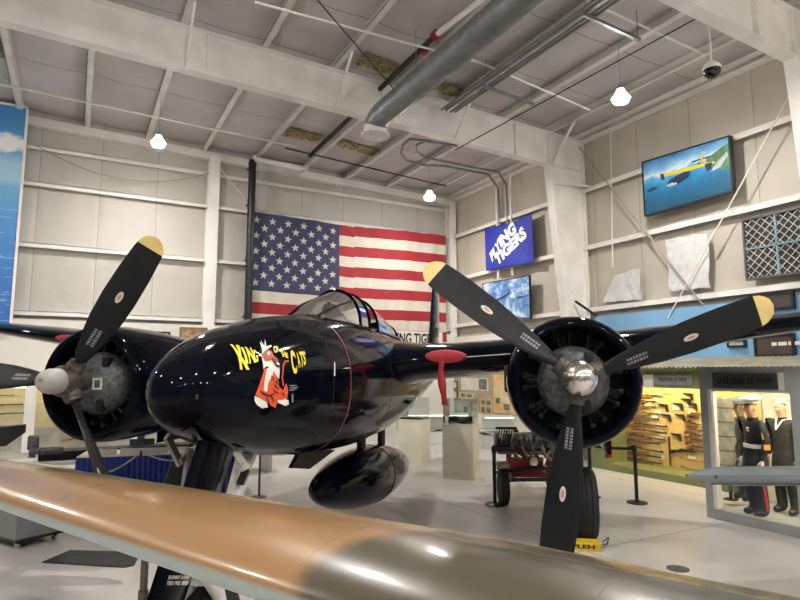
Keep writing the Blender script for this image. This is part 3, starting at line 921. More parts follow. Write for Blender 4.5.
# ================================================================== foreground camouflaged wing
def camo_material():
    k = NT('desert_camouflage')
    at_ = k.n('ShaderNodeAttribute'); at_.attribute_name = 'camo'
    sp = k.n('ShaderNodeSeparateColor'); k.l(at_, 'Color', sp, 0)
    tc = k.coords()
    nz = k.n('ShaderNodeTexNoise', Scale=3.0, Detail=5.0); k.l(tc, 'Object', nz, 'Vector')
    def wob(c, a=.06): return k.mix(nz.outputs[0], tuple(v * (1 - a * 2) for v in lin(c)[:3]) + (1,), lin(c))
    tan = wob('#8f6c45'); olive = wob('#484233'); blue = wob('#97a5a2')
    c = k.mix(sp.outputs[0], tan, olive)
    c = k.mix(sp.outputs[1], c, blue)
    c = k.mix(sp.outputs[2], c, lin('#5d5344'))
    k.t.links.new(c, k.b.inputs['Base Color'])
    k.b.inputs['Roughness'].default_value = 0.30
    k.b.inputs['Coat Weight'].default_value = 0.45; k.b.inputs['Coat Roughness'].default_value = 0.10
    n2 = k.n('ShaderNodeTexNoise', Scale=2.2, Detail=2.0); k.l(tc, 'Object', n2, 'Vector')
    bp = k.n('ShaderNodeBump', Strength=0.10, Distance=0.03); k.l(n2, 0, bp, 'Height'); k.l(bp, 0, k.b, 'Normal')
    return k.m
m_camo = camo_material()
SD, CD = Vector((.435, -.90, 0)).normalized(), Vector((.90, .435, 0)).normalized()
L0 = Vector((.28, 3.23, 0))
def wsc(p): q = Vector((p.x, p.y, 0)) - L0; return q.dot(SD), q.dot(CD)
def wpx(x, y, z=1.6): return wsc(at(x, y, 2, z))
def chord(s): return float(np.interp(s, [-5.2, -4.9, -4.4, -3.3, -1.5, -.15, 4.2], [.05, .30, .48, .68, .89, 1.0, 1.06]))
def wz(s): return 1.50 - .012 * s
def lift(s): return float(np.interp(s, [-3.3, -.15, 1.66, 2.66], [.015, .035, .07, .06]))
def wth(s): return float(np.interp(s, [-5.2, -3.3, -.15, 4.2], [.10, .185, .215, .235]))
OL = [wpx(*p) for p in ((250, 660), (283, 590), (303, 566), (345, 556), (400, 543), (436, 536), (470, 538), (520, 545), (600, 557), (605, 566), (625, 574), (655, 574), (650, 566), (800, 592), (830, 640))]
GL = [wpx(*p) for p in ((-90, 420), (0, 440), (60, 450), (150, 470), (230, 489), (120, 486), (60, 478), (0, 471), (-90, 462))]
def soft(poly, p, w):
    ins = False; dmin = 9
    for i in range(len(poly)):
        (x0, y0), (x1, y1) = poly[i], poly[(i + 1) % len(poly)]
        if (y0 > p[1]) != (y1 > p[1]) and p[0] < (x1 - x0) * (p[1] - y0) / (y1 - y0) + x0: ins = not ins
        dx, dy = x1 - x0, y1 - y0
        t = max(0, min(1, ((p[0] - x0) * dx + (p[1] - y0) * dy) / (dx * dx + dy * dy + 1e-12)))
        dmin = min(dmin, math.hypot(p[0] - x0 - t * dx, p[1] - y0 - t * dy))
    d = dmin if ins else -dmin
    return max(0, min(1, .5 + d / w / 2))
ss = [-5.2, -5.1, -5.0] + list(np.arange(-4.9, 4.21, .05))
NA = naca(1.0, 30)
rings = []; colr = []
for s in ss:
    c, th, z = chord(s), wth(s), wz(s)
    rg = []
    for x, yy in NA:
        yv = (yy - .08 * x * (1 - x)) * th * (c ** .35) + .035 * (1 - (2 * x - 1) ** 2) * c + lift(s) * x
        p = L0 + SD * s + CD * (x * c) + Vector((0, 0, z + yv))
        rg.append(p)
        up = NA.index((x, yy)) <= 30
        w_ = (s, x * c)
        ol = soft(OL, w_, .035) if up else 0
        gl = soft(GL, w_, .03) if up else 0
        bl = 1.0 if not up else max(0, min(1, (.009 - x) / .008))
        colr.append((max(ol, gl * .9), bl, 0, 1))
    rings.append(rg)
wing_t = thing('parked_aircraft', 'tan and olive camouflaged aircraft wing crossing the whole foreground', 'aircraft', L0)
mb = MB().loft(rings)
fw = mb.build('wing', m_camo, wing_t, world=True, angle=60)
ca = fw.data.color_attributes.new('camo', 'FLOAT_COLOR', 'POINT')
ca.data.foreach_set('color', np.array(colr, dtype=np.float32).ravel())
# raised panel strap and a rib joint
def wing_top(s, x, off=0.0):
    c, th, z = chord(s), wth(s), wz(s)
    yy = float(np.interp(x, [a for a, _ in NA[:31]][::-1], [b_ for _, b_ in NA[:31]][::-1]))
    yv = (yy - .08 * x * (1 - x)) * th * (c ** .35) + .035 * (1 - (2 * x - 1) ** 2) * c + lift(s) * x
    return L0 + SD * s + CD * (x * c) + Vector((0, 0, z + yv + off))
m_joint = mat('panel_line', '#5a5040', 0.6)
mb = MB()
for s in (1.05, 2.15, -.9): mb.tube([wing_top(s, x / 20, -.001) for x in range(1, 20)], .0022, n=5)
mb.tube([wing_top(s_, .62, -.001) for s_ in np.arange(-2.6, 3.6, .2)], .0022, n=5)
mb.build('panel_joint', m_joint, wing_t, world=True)

# grey pole standing beyond the wing
m_pole = mat('bronze_grey_pole', '#6b645a', 0.45, 0.4)
p = at(143, 640, 0, at(143, 600, 2, .6).x); p = ray(143, 600); q = _C + p * 4.75
t = thing('stand_post', 'bronze-grey post with collar standing below the foreground wing, beside the nose gear door', 'post', (q.x, q.y, 0))
MB().lathe([(0, .16), (.02, .16), (.03, .03)], n=24).build('base', m_pole, t)
MB().tube([(0, 0, .02), (0, 0, .98)], .030, n=14).tube([(0, 0, .52), (0, 0, .60)], .04, n=14).build('pole', m_pole, t)

# grey aluminium beam at the right edge
m_rail = mat('grey_aluminium_skin', '#6c7476', 0.4, 0.35, var=0.06, scale=3)
q0 = _C + ray(700, 478) * 5.6
rr_ = Vector((_R.x, _R.y, 0))
t = thing('metal_tailplane', 'long grey metal stabiliser edge with a pointed tip before the uniforms case', 'aircraft part', (q0.x, q0.y, 0))
mb = MB(); rings = []
bk = Vector((-rr_.y, rr_.x, 0))
for s, h, dz, dep in ((-.12, .010, .02, .05), (.02, .035, .015, .2), (.16, .065, .005, .35), (.40, .08, 0, .5), (3.2, .088, 0, .75)):
    zc = q0.z + dz
    o = q0 + rr_ * s
    o.z = zc
    rings.append([o + bk * (dep * x) + Vector((0, 0, yy * h * 2.0)) for x, yy in ((1, 0), (.75, .28), (.4, .45), (.12, .42), (0, .18), (0, -.10), (.04, -.42), (.3, -.62), (.7, -.3))])
mb.loft(rings); mb.build('skin', m_rail, t, world=True, angle=28)
mb = MB().lathe([(-.012, .014), (.004, .014)], q0 + rr_ * .15 + Vector((0, 0, .01)) , -bk, n=12); mb.build('hole', m_dark, t, world=True)
mb = MB().tube([q0 + rr_ * .1 + Vector((0, 0, -.055)) - bk * .003, q0 + rr_ * 3.1 + Vector((0, 0, -.06)) - bk * .003], .006, n=6); mb.build('seam', m_dark, t, world=True)
mb = MB().tube([q0 + rr_ * 2.6 + bk * .3 + Vector((0, 0, -.02)), Vector(((q0 + rr_ * 2.6 + bk * .3).x, (q0 + rr_ * 2.6 + bk * .3).y, 0))], .04, n=12); mb.build('support', m_dark, t, world=True)

# yellow chock by the port wheel
m_chock = mat('yellow_chock', '#d8b320', 0.5, var=0.08, scale=10)
mw = aw(-2.45, 3.10, 0)
cdir = Vector((math.cos(ac_rz), math.sin(ac_rz), 0))
cp = mw + cdir * .36 + Vector((0, 0, 0))
t = thing('wheel_chock', 'yellow wheel chock with black letters against the main wheel', 'chock', (cp.x, cp.y, 0), ac_rz)
MB().prism([(-.02, 0), (.18, 0), (.165, .085), (.10, .12), (.02, .12)], lambda a, c, d: (a, d, c), -.21, .21).build('block', m_chock, t)
mb = MB(); put_text(mb, 'PLEH', (.178, -.16, .03), Vector((0, .29, 0)), Vector((-.0088, 0, .05)), off=.04)
mb.build('lettering', m_dark, t, smooth=False)
MB().tube([(.08, .24, .10), (.06, .32, .16), (.0, .33, .14), (-.1, .32, .03), (-.12, .26, .02)], .008, n=6).build('rope', m_dark, t)

# ================================================================== flags, banners, pictures
m_fred = mat('flag_red', '#9c262f', 0.75, var=0.06)
m_fwhite = mat('flag_white', '#cdc5b6', 0.75, var=0.04)
m_fblue = mat('flag_blue', '#383c5c', 0.75, var=0.06)
def flag_y(x, z): return 18.20 + .035 * math.sin(2.1 * x + .4 * z) + .02 * math.sin(5.3 * x - .8 * z) + .012 * math.sin(11 * x + 1.7 * z)
FX0, FX1, FZ1, FZ0 = at(249, 213, 1, 18.2).x, at(446, 237, 1, 18.2).x, at(300, 217, 1, 18.2).z, at(340, 361, 1, 18.2).z
FCX = at(340, 226, 1, 18.2).x
def ftop(x): t = (x - FX0) / (FX1 - FX0); return FZ1 - .09 * 4 * t * (1 - t) * (1 if t < .5 else .4) + .02 * math.sin(9 * t)
mb = MB(); NX = 120; NR = 26
CX = FCX
pt = lambda i, j: (lambda x: (x, flag_y(x, 0) + 0, FZ0 + (ftop(x) - FZ0) * (1 - j / NR)))(FX0 + (FX1 - FX0) * i / NX)
def fpt(i, j):
    x = FX0 + (FX1 - FX0) * i / NX
    z = FZ0 + (ftop(x) - FZ0) * (1 - j / NR)
    return (x, flag_y(x, z), z)
vs = [fpt(i, j) for j in range(NR + 1) for i in range(NX + 1)]
fr, fw_, fb = [], [], []
ci = round(NX * (FCX - FX0) / (FX1 - FX0))
for j in range(NR):
    for i in range(NX):
        f_ = (j * (NX + 1) + i, j * (NX + 1) + i + 1, (j + 1) * (NX + 1) + i + 1, (j + 1) * (NX + 1) + i)
        (fb if (j < 14 and i < ci) else fr if (j // 2) % 2 == 0 else fw_).append(f_)
mb.v = vs; mb.f = fr + fw_ + fb; mb.mi = [0] * len(fr) + [1] * len(fw_) + [2] * len(fb)
for r_ in range(9):
    for c in range(6 if r_ % 2 == 0 else 5):
        cx = FX0 + (FCX - FX0) * ((c * 2 + (1 if r_ % 2 == 0 else 2)) / 12)
        cz = ftop(cx) - (ftop(cx) - FZ0) * 7 / 13 * (r_ + 1) / 10
        pts = []
        for k in range(10):
            a = PI / 2 + 2 * PI * k / 10 + (.06 * ((c * 7 + r_ * 3) % 5 - 2)); q = .135 if k % 2 == 0 else .055
            x, z = cx + q * math.cos(a), cz + q * math.sin(a); pts.append((x, flag_y(x, z) - .012, z))
        pts.append((cx, flag_y(cx, cz) - .012, cz))
        mb.add(pts, [(10, k, (k + 1) % 10) for k in range(10)], 1)
fl = mb.build('flag', [m_fred, m_fwhite, m_fblue], recalc=False, angle=80)
mbc = MB()
for x in (FX0 + .1, FX0 + 2.4, FX0 + 4.9, FX1 - .1): mbc.tube([(x, flag_y(x, 0), ftop(x) - .03), (x, 18.50, ftop(x) + .08)], .008, n=5)
mbc.build('hanging_cord', m_fwhite, fl, world=True)
tag(fl, 'large red white and blue striped flag with stars on the back wall', 'flag')
# black downpipe beside the flag
dp = thing('downpipe', 'thick black vertical pipe at the left edge of the striped flag', 'pipe', (4.55, 18.0, 3.72))
MB().tube([(0, 0, 0), (0, 0, 5.25)], .115, n=20).build('pipe', m_dark, dp)
mb = MB()
for z in (.3, 2.1, 3.9, 5.1): mb.lathe([(z, .13), (z + .06, .13)], n=20).span((-.03, .1, z), (.03, .6, z + .05))
mb.build('pipe_bracket', m_dark, dp)
wp = thing('roller_tube', 'short white tube lying along the top of the back wall beside the black pipe', 'tube', (4.7, 18.0, 9.02))
MB().tube([(-.05, 0, 0), (1.55, .0, -.03)], .085, n=16).build('tube', m_white, wp)
MB().box((-.1, 0, 0), (.1, .22, .22), bev=.02).span((-.12, .05, -.02), (-.08, .5, .03)).build('end_bracket', m_white, wp)
MB().box((1.58, 0, -.03), (.1, .2, .2), bev=.02).span((1.56, .05, -.05), (1.6, .5, 0)).build('end_bracket', m_white, wp)

# mural at the left edge
def mural_material():
    k = NT('sky_and_sea_mural'); tc = k.coords(); sp = k.n('ShaderNodeSeparateXYZ'); k.l(tc, 'Object', sp, 0)
    z = sp.outputs[2]
    r_ = k.n('ShaderNodeValToRGB'); el = r_.color_ramp.elements
    el[0].position = 0; el[0].color = lin('#2f68b4'); el[1].position = 1; el[1].color = lin('#4a92d2')
    for p_, c in ((.25, '#3a78bf'), (.5, '#4f92c9'), (.63, '#6fa9d0'), (.66, '#9cc6da'), (.74, '#a5cbe0'), (.80, '#6aaad9'), (.9, '#4f97d3')):
        e = el.new(p_); e.color = lin(c)
    k.t.links.new(k.math('DIVIDE', z, 6.0), r_.inputs[0])
    mp = k.n('ShaderNodeMapping'); mp.inputs['Scale'].default_value = (.9, 1, 7); k.l(tc, 'Object', mp, 0)
    nz = k.n('ShaderNodeTexNoise', Scale=1.6, Detail=7.0); k.l(mp, 0, nz, 'Vector')
    wav = k.math('MULTIPLY', k.math('GREATER_THAN', nz.outputs[0], .60), k.math('LESS_THAN', z, 4.0))
    c1 = k.mix(k.math('MULTIPLY', wav, .45), r_.outputs[0], lin('#8fc3e6'))
    mp2 = k.n('ShaderNodeMapping'); mp2.inputs['Scale'].default_value = (1, 1, 1.5); mp2.inputs['Location'].default_value = (3.9, 0, 0.4); k.l(tc, 'Object', mp2, 0)
    cn = k.n('ShaderNodeTexNoise', Scale=1.5, Detail=9.0, Roughness=.55); k.l(mp2, 0, cn, 'Vector')
    band = k.math('SUBTRACT', 1.0, k.math('MULTIPLY', k.math('ABSOLUTE', k.math('SUBTRACT', z, 4.95)), 1.5))
    cf = k.n('ShaderNodeMapRange'); cf.inputs[1].default_value = .34; cf.inputs[2].default_value = .45
    k.t.links.new(k.math('MULTIPLY', cn.outputs[0], k.math('MAXIMUM', band, 0)), cf.inputs[0])
    k.t.links.new(k.mix(cf.outputs[0], c1, lin('#eef0f0')), k.b.inputs['Base Color'])
    k.b.inputs['Roughness'].default_value = .5
    return k.m
mu = thing('wall_mural', 'tall blue banner picture of sky, clouds and sea at the left edge', 'banner', (-3.55, 18.2, 3.40))
MB().box((0, 0, 3.0), (4.0, .03, 6.0)).build('picture', mural_material(), mu)
mb = MB()
for x in (-2.03, 2.03): mb.box((x, -.01, 3.0), (.06, .06, 6.1))
for z in (-.03, 6.03): mb.box((0, -.01, z), (4.12, .06, .06))
mb.build('frame', m_white, mu)

# letter banner under the flag
m_paper = mat('white_paper', '#e2ddd2', 0.6, var=0.03)
b0, b1 = at(384, 343.5, 1, 17.9), at(439, 334, 1, 17.9)
bn = thing('letter_banner', 'white strip banner with black capital letters below the striped flag', 'banner', ((b0.x + b1.x) / 2, 17.9, b0.z - .06))
MB().span((b0.x - .15, 17.9, b0.z - .06), (b1.x + .15, 17.92, b1.z + .06)).build('sheet', m_paper, bn, world=True)
mb = MB(); put_text(mb, 'FLYING TIGERS', (b0.x, 17.892, b0.z), Vector((b1.x - b0.x, 0, 0)), Vector((0, 0, b1.z - b0.z)), off=.03); mb.build('lettering', m_dark, bn, world=True, smooth=False)
mb = MB()
for x in (b0.x + .1, b1.x - .1): mb.span((x - .02, 17.92, b1.z), (x + .02, 18.27, b1.z + .04))
mb.build('wall_bracket', m_white, bn, world=True)

# blue flying tigers flag on the right wall
m_cap_w = mat('lettering_white', '#e4e4e2', .7, var=.03)
m_bflag = mat('royal_blue_cloth', '#23329b', 0.7, var=0.08)
BX = 12.28
BC = [(lambda v: (v.y, v.z))(at(*p_, 0, BX)) for p_ in ((484, 229), (532, 213), (487, 271), (535, 263))]
def bq(a, c):
    tl, tr, bl, br = BC
    y = (tl[0] * (1 - a) + tr[0] * a) * c + (bl[0] * (1 - a) + br[0] * a) * (1 - c)
    z = (tl[1] * (1 - a) + tr[1] * a) * c + (bl[1] * (1 - a) + br[1] * a) * (1 - c) - .10 * math.sin(PI * a) * c ** 2 * .8
    x = BX + .035 * math.sin(9 * a + 2 * c) + .02 * math.sin(17 * a - 3 * c) - .04 * (1 - c)
    return x, y, z
mb = MB(); NXb, NZb = 48, 26
mb.add([bq(i / NXb, j / NZb) for j in range(NZb + 1) for i in range(NXb + 1)], [(j * (NXb + 1) + i, j * (NXb + 1) + i + 1, (j + 1) * (NXb + 1) + i + 1, (j + 1) * (NXb + 1) + i) for j in range(NZb) for i in range(NXb)])
bf = thing('banner_flag', 'blue flag with slanted white lettering on the right wall', 'flag', (12.3, 15.4, 5.8))
cl = mb.build('cloth', m_bflag, bf, world=True, recalc=False, angle=80)
sm = cl.modifiers.new('thick', 'SOLIDIFY'); sm.thickness = .008
mb = MB()
for txt, Q in (('FLYING', ((489.1, 253.2), (512, 221), (516.7, 231.5), (492.2, 262.5))), ('TIGERS', ((496.1, 257.2), (522.5, 225.2), (527.9, 236.2), (499.2, 266.5)))):
    q4 = [Vector((lambda v: (v.y, v.z))(at(*p_, 0, BX))) for p_ in Q]
    vs, fs, _ = text2d(txt, .06)
    yzs = [tuple((q4[3] * (1 - a) + q4[2] * a) * (1 - c) + (q4[0] * (1 - a) + q4[1] * a) * c) for a, c in vs]
    yzs, fs = diced((yzs, fs), .12)
    (y0_, z1_), (y1_, z0_) = (BC[0][0], BC[0][1]), (BC[3][0], BC[3][1])
    P = []
    for y_, z_ in yzs:
        a, c = (y_ - y0_) / (y1_ - y0_), (z_ - z0_) / (z1_ - z0_)
        P.append((bq(a, c)[0] - .018, y_, z_))
    mb.add(P, fs)
mb.build('lettering', m_cap_w, bf, world=True, smooth=False)
mb = MB()
for y in (16.68, 15.4, 14.14): mb.tube([(12.6, y, 7.46), (12.28, y, 7.40)], .012, n=6)
mb.build('fixing_cord', m_white, bf, world=True)

def wall_picture(name, lab, cat, yl, yr, zl0, zl1, zr0, zr1, x, canvas_mat, frame_w=.04, frame_mat=None, deep=.10, group=None):
    """picture on a plane X = x; left edge (farther) at yl, right at yr"""
    t = thing(name, lab, cat, (x, (yl + yr) / 2, min(zl0, zr0)), 0, group)
    q = lambda a, c, d: (x + d, yl + (yr - yl) * a, (zl0 + (zr0 - zl0) * a) * (1 - c) + (zl1 + (zr1 - zl1) * a) * c)
    mb = MB(); mb.prism([(0, 0), (1, 0), (1, 1), (0, 1)], q, 0, deep * .6); mb.build('canvas', canvas_mat, t, world=True, smooth=False)
    mb = MB(); w = frame_w / abs(yr - yl); h = frame_w / abs(zl1 - zl0)
    for po in ([(-w, -h), (1 + w, -h), (1 + w, 0), (-w, 0)], [(-w, 1), (1 + w, 1), (1 + w, 1 + h), (-w, 1 + h)], [(-w, 0), (0, 0), (0, 1), (-w, 1)], [(1, 0), (1 + w, 0), (1 + w, 1), (1, 1)]):
        mb.prism(po, q, -.015, deep)
    if frame_w > 0: mb.build('frame', frame_mat or m_dark, t, world=True, smooth=False)
    return t, q
def painting_sea():
    k = NT('painted_sea_and_sky'); tc = k.coords()
    uvn = k.n('ShaderNodeSeparateXYZ'); k.l(tc, 'Generated', uvn, 0)
    z, y = uvn.outputs[2], uvn.outputs[1]
    r_ = k.n('ShaderNodeValToRGB'); el = r_.color_ramp.elements
    el[0].position = 0; el[0].color = lin('#0f4a63'); el[1].position = 1; el[1].color = lin('#2f6fae')
    for p_, c in ((.3, '#15618a'), (.5, '#2b86b8'), (.62, '#58a9cf'), (.68, '#cfe0e6'), (.8, '#79b0d6')):
        e = el.new(p_); e.color = lin(c)
    nz = k.n('ShaderNodeTexNoise', Scale=6.0, Detail=8.0); k.l(tc, 'Generated', nz, 'Vector')
    k.t.links.new(k.math('ADD', z, k.math('MULTIPLY', k.math('SUBTRACT', nz.outputs[0], .5), .28)), r_.inputs[0])
    k.t.links.new(r_.outputs[0], k.b.inputs['Base Color']); k.b.inputs['Roughness'].default_value = .35
    return k.m
_a, _b, _c, _d = [at(*p_, 0, 12.22) for p_ in ((643, 163), (728, 137), (646, 215), (733, 190))]
tv, q = wall_picture('framed_picture', 'large framed painting of a yellow-winged seaplane on the right wall', 'picture', _a.y, _b.y, _c.z, _a.z, _d.z, _b.z, 12.22, painting_sea(), .035, m_dark, .12)
m_pgreen = mat('painted_green_hill', '#4f7f55', .4, var=.2, scale=6); m_pyel = mat('painted_yellow', '#e2c21f', .4); m_pnavy = mat('painted_navy', '#22304f', .4); m_pgrey = mat('painted_grey', '#b9c3c8', .4, var=.2, scale=9)
mb = MB()
def flat(po, d=-.004, m=0): mb.prism(po, q, d, d + .003, m)
flat([(.60, .60), (.70, .72), (.80, .74), (.92, .84), (1, .88), (1, .45), (.93, .42), (.82, .56)], -.004, 0)
flat([(.86, .58), (.98, .74), (.99, .66), (.90, .48), (.80, .45)], -.006, 3)
flat([(.21, .69), (.40, .66), (.62, .66), (.84, .63), (.86, .59), (.60, .59), (.35, .60), (.21, .64)], -.008, 1)
flat([(.28, .44), (.34, .53), (.50, .60), (.58, .58), (.56, .48), (.42, .40), (.33, .39)], -.010, 2)
flat([(.22, .68), (.26, .68), (.27, .56), (.23, .56)], -.012, 2); flat([(.74, .62), (.82, .62), (.81, .50), (.76, .48)], -.012, 2)
flat([(.69, .64), (.72, .86), (.76, .86), (.76, .64)], -.010, 3); flat([(.60, .75), (.84, .75), (.84, .73), (.60, .72)], -.012, 2); flat([(.70, .66), (.715, .86), (.73, .86), (.72, .66)], -.013, 1)
flat([(.28, .44), (.36, .46), (.42, .43), (.40, .40), (.33, .39)], -.012, 3); flat([(.03, .44), (.10, .48), (.17, .47), (.16, .43), (.06, .41)], -.008, 2)
mb.build('painted_scene', [m_pgreen, m_pyel, m_pnavy, m_pgrey], tv, world=True, smooth=False)
def painting_mountain():
    k = NT('painted_blue_mountains'); tc = k.coords()
    nz = k.n('ShaderNodeTexNoise', Scale=5.0, Detail=9.0, Roughness=.7); k.l(tc, 'Generated', nz, 'Vector')
    r_ = k.n('ShaderNodeValToRGB'); el = r_.color_ramp.elements
    el[0].position = .35; el[0].color = lin('#2d5fa8'); el[1].position = .62; el[1].color = lin('#dbe6ee'); e = el.new(.5); e.color = lin('#6f9fd0')
    k.l(nz, 0, r_, 0); k.l(r_, 0, k.b, 'Base Color'); k.b.inputs['Roughness'].default_value = .4
    return k.m
_a, _b, _c, _d = [at(*p_, 0, 12.25) for p_ in ((483, 284), (529, 276), (485, 316), (530, 318))]
tm, q = wall_picture('canvas_picture', 'painting of fighter planes over blue mountains below the blue flag', 'picture', _a.y, _b.y, _c.z, _a.z, _d.z, _b.z, 12.25, painting_mountain(), .02, m_dark, .06)
mb = MB(); flat([(.15, .40), (.45, .50), (.60, .62), (.62, .72), (.58, .66), (.45, .56), (.30, .50)], -.006, 0); flat([(.25, .36), (.34, .44), (.55, .62), (.50, .60)], -.008, 0); flat([(.70, .50), (.82, .53), (.95, .52), (.82, .48)], -.006, 0)
mb.build('painted_planes', m_pnavy, tm, world=True, smooth=False)
# rods carrying the picture
mb = MB()
for y in (15.7, 14.95): mb.tube([(12.38, y, 5.46), (12.38, y, 9.0)], .035, n=10)
cr = mb.build('conduit_riser', m_white); tag(cr, 'pair of pale vertical conduits on the wall behind the blue flag', 'conduit')

# plastic sheets taped on the insulation
from mathutils import noise as mnoise
m_poly = mat('white_plastic_sheet', '#d6d6d4', .35, var=.05, scale=3, bump=.6, bscale=2.5)
def sheet(lab, corners, seed):
    n = 44; so = Vector((seed * 7.3, 2.1, 5.0))
    (a0, a1, a2, a3) = corners   # tl,tr,br,bl as (y,z)
    vs = []
    for j in range(n + 1):
        for i in range(n + 1):
            a, c = i / n, j / n
            y = (a0[0] * (1 - a) + a1[0] * a) * (1 - c) + (a3[0] * (1 - a) + a2[0] * a) * c
            z = (a0[1] * (1 - a) + a1[1] * a) * (1 - c) + (a3[1] * (1 - a) + a2[1] * a) * c
            w1 = abs(mnoise.noise(so + Vector((y * 2.2, z * 1.5, 0)))); w2 = abs(mnoise.noise(so + Vector((y * 5, z * 4, 3)))); w3 = mnoise.noise(so + Vector((0, z * 3, 9)))
            x = 12.40 - .06 * w1 - .03 * w2
            vs.append((x, y + .05 * w3, z + .05 * mnoise.noise(so + Vector((y * 3, 0, 4)))))
    mb = MB().add(vs, [(j * (n + 1) + i, j * (n + 1) + i + 1, (j + 1) * (n + 1) + i + 1, (j + 1) * (n + 1) + i) for j in range(n) for i in range(n)])
    o = mb.build('plastic_sheet', m_poly, recalc=False, angle=40)
    sm = o.modifiers.new('thick', 'SOLIDIFY'); sm.thickness = .006
    return tag(o, lab, 'sheet')
def yz(x, y, X=12.42): p = at(x, y, 0, X); return p.y, p.z
sheet('large crumpled white plastic sheet taped to the right wall below the seaplane painting', [yz(667, 240), yz(709, 233), yz(711, 288), yz(671, 292)], 1)
sheet('small crumpled white plastic sheet on the right wall beside the steel column', [yz(616, 276), yz(641, 268), yz(642, 300), yz(603, 303)], 2)

# lattice panel
m_lblue = mat('pale_blue_bar', '#7fa0ac', .5); m_lat = mat('lattice_wire', '#d7d6d0', .4); m_lbk = mat('lattice_back', '#3a3734', .7, var=.2)
gp = thing('lattice_panel', 'dark framed panel of white diamond lattice high on the right wall', 'panel', (12.3, 6.2, 4.25))
Y0, Y1, Z0_, Z1_ = at(743, 220, 0, 12.3).y, 4.6, at(744, 279, 0, 12.3).z, at(743, 221, 0, 12.3).z
MB().span((12.36, Y1, Z0_), (12.39, Y0, Z1_)).build('backing', m_lbk, gp, world=True)
mb = MB()
for a, c in (((12.30, Y1 - .04, Z0_ - .04), (12.4, Y0 + .04, Z0_)), ((12.30, Y1 - .04, Z1_), (12.4, Y0 + .04, Z1_ + .04)), ((12.30, Y0, Z0_), (12.4, Y0 + .04, Z1_)), ((12.30, Y1 - .04, Z0_), (12.4, Y1, Z1_))): mb.span(a, c)
mb.build('frame', mat('grey_steel_frame', '#5e6366', .45, .4), gp, world=True)
mb = MB(); st = .18
W_, H_ = Y0 - Y1, Z1_ - Z0_
k = -int(H_ / st) - 1
while k * st < W_:
    for sgn in (1, -1):
        a0, c0_ = k * st, 0; a1, c1_ = k * st + H_, H_
        if a0 < 0: c0_ -= a0; a0 = 0
        if a1 > W_: c1_ -= a1 - W_; a1 = W_
        if a1 > a0:
            p0, p1 = (a0, c0_), (a1, c1_)
            if sgn < 0: p0, p1 = (W_ - p0[0], p0[1]), (W_ - p1[0], p1[1])
            mb.bar((12.34, Y0 - p0[0], Z0_ + p0[1]), (12.34, Y0 - p1[0], Z0_ + p1[1]), .018, .012)
    k += 1
lt = mb.build('lattice', m_lat, gp, world=True, smooth=False)
MB().span((12.31, Y1, (Z0_ + Z1_) / 2 - .018), (12.345, Y0, (Z0_ + Z1_) / 2 + .018)).span((12.31, 6.60, Z0_), (12.345, 6.64, Z1_)).span((12.31, 5.6, Z0_), (12.345, 5.66, Z1_)).build('cross_bar', m_lblue, gp, world=True)
# ================================================================== things under the roof
m_galv = mat('galvanised_duct', '#7d8081', .42, .55, var=.08, scale=3)
m_cond = mat('grey_conduit', '#8e9090', .4, .6, var=.06)
dx, dz = 5.62, 7.98
t = thing('ventilation_duct', 'grey spiral round duct hanging below the roof, ending in a white diffuser', 'duct', (dx, 11.2, 7.55))
mb = MB(); rr0 = .26
mb.tube([(dx, y, dz) for y in (-6, 0, 4, 8, 11.05)] + [(dx, 11.22, dz - .02), (dx, 11.36, dz - .09), (dx, 11.42, dz - .2), (dx, 11.42, dz - .28)], rr0, n=28)
mb.build('duct_pipe', m_galv, t, world=True, angle=50)
mb = MB(); sp_ = []
for k in range(0, 1300): sp_.append((dx + (rr0 + .002) * math.cos(k * .42), 11.05 - k * .013, dz + (rr0 + .002) * math.sin(k * .42)))
mb.tube(sp_, .006, n=4); mb.build('spiral_seam', m_galv, t, world=True)
mb = MB().lathe([(-.28, .265), (-.42, .27), (-.47, .33), (-.50, .335), (-.505, .31), (-.47, .26), (-.46, .23), (-.49, .19), (-.49, .17), (-.46, .15), (-.46, .13), (-.49, .10), (-.49, .08), (-.46, .06), (-.46, .001)], (dx, 11.42, dz + .12), (0, 0, 1), n=32)
mb.build('diffuser', m_white, t, world=True)
mb = MB()
for y in (9.6, 6.0, 2.0):
    mb.tube([(dx, y, dz + rr0), (dx, y, deck(dx) - .2)], .008, n=6)
    mb.lathe([(-.02, rr0 + .008), (.02, rr0 + .008)], (dx, y, dz), (0, 1, 0), n=28, cap=False)
mb.build('hanger', m_cond, t, world=True)
a, c = at(314, -4, 1, 7.6), Vector((dx, 10.4, dz + .2))
mb = MB().tube([a, c], .012, n=6); tag(mb.build('guy_cable', m_dark), 'thin dark cable slanting down to the end of the round duct', 'cable')

def pipe(name, lab, cat, pts, r_, m, group=None, n=10):
    return tag(MB().tube(pts, r_, n=n).build(name, m), lab, cat, group)
# two curved conduits along the back bay and down the right wall
for k, (P0, P1, lab) in enumerate((([(430, 141), (410, 139), (403, 145), (401, 153), (406, 160), (420, 165), (445, 166), (470, 171), (488, 174)], [(498, 188), (499, 205), (500, 240)], 'outer grey hooked conduit under the roof before the right corner'),
        ([(457, 146), (425, 141), (417, 145), (417, 152), (424, 157), (442, 161), (470, 167), (498, 172)], [(506, 184), (507, 202), (508, 240)], 'inner grey hooked conduit under the roof before the right corner'))):
    P = [at(*p_, 2, 8.86) for p_ in P0] 
    W = [at(*p_, 0, 12.42) for p_ in P1]
    P = [Vector((min(p_.x, 12.3), p_.y, p_.z)) for p_ in P]
    pipe('curved_conduit', lab, 'conduit', P + W, .038, m_cond)
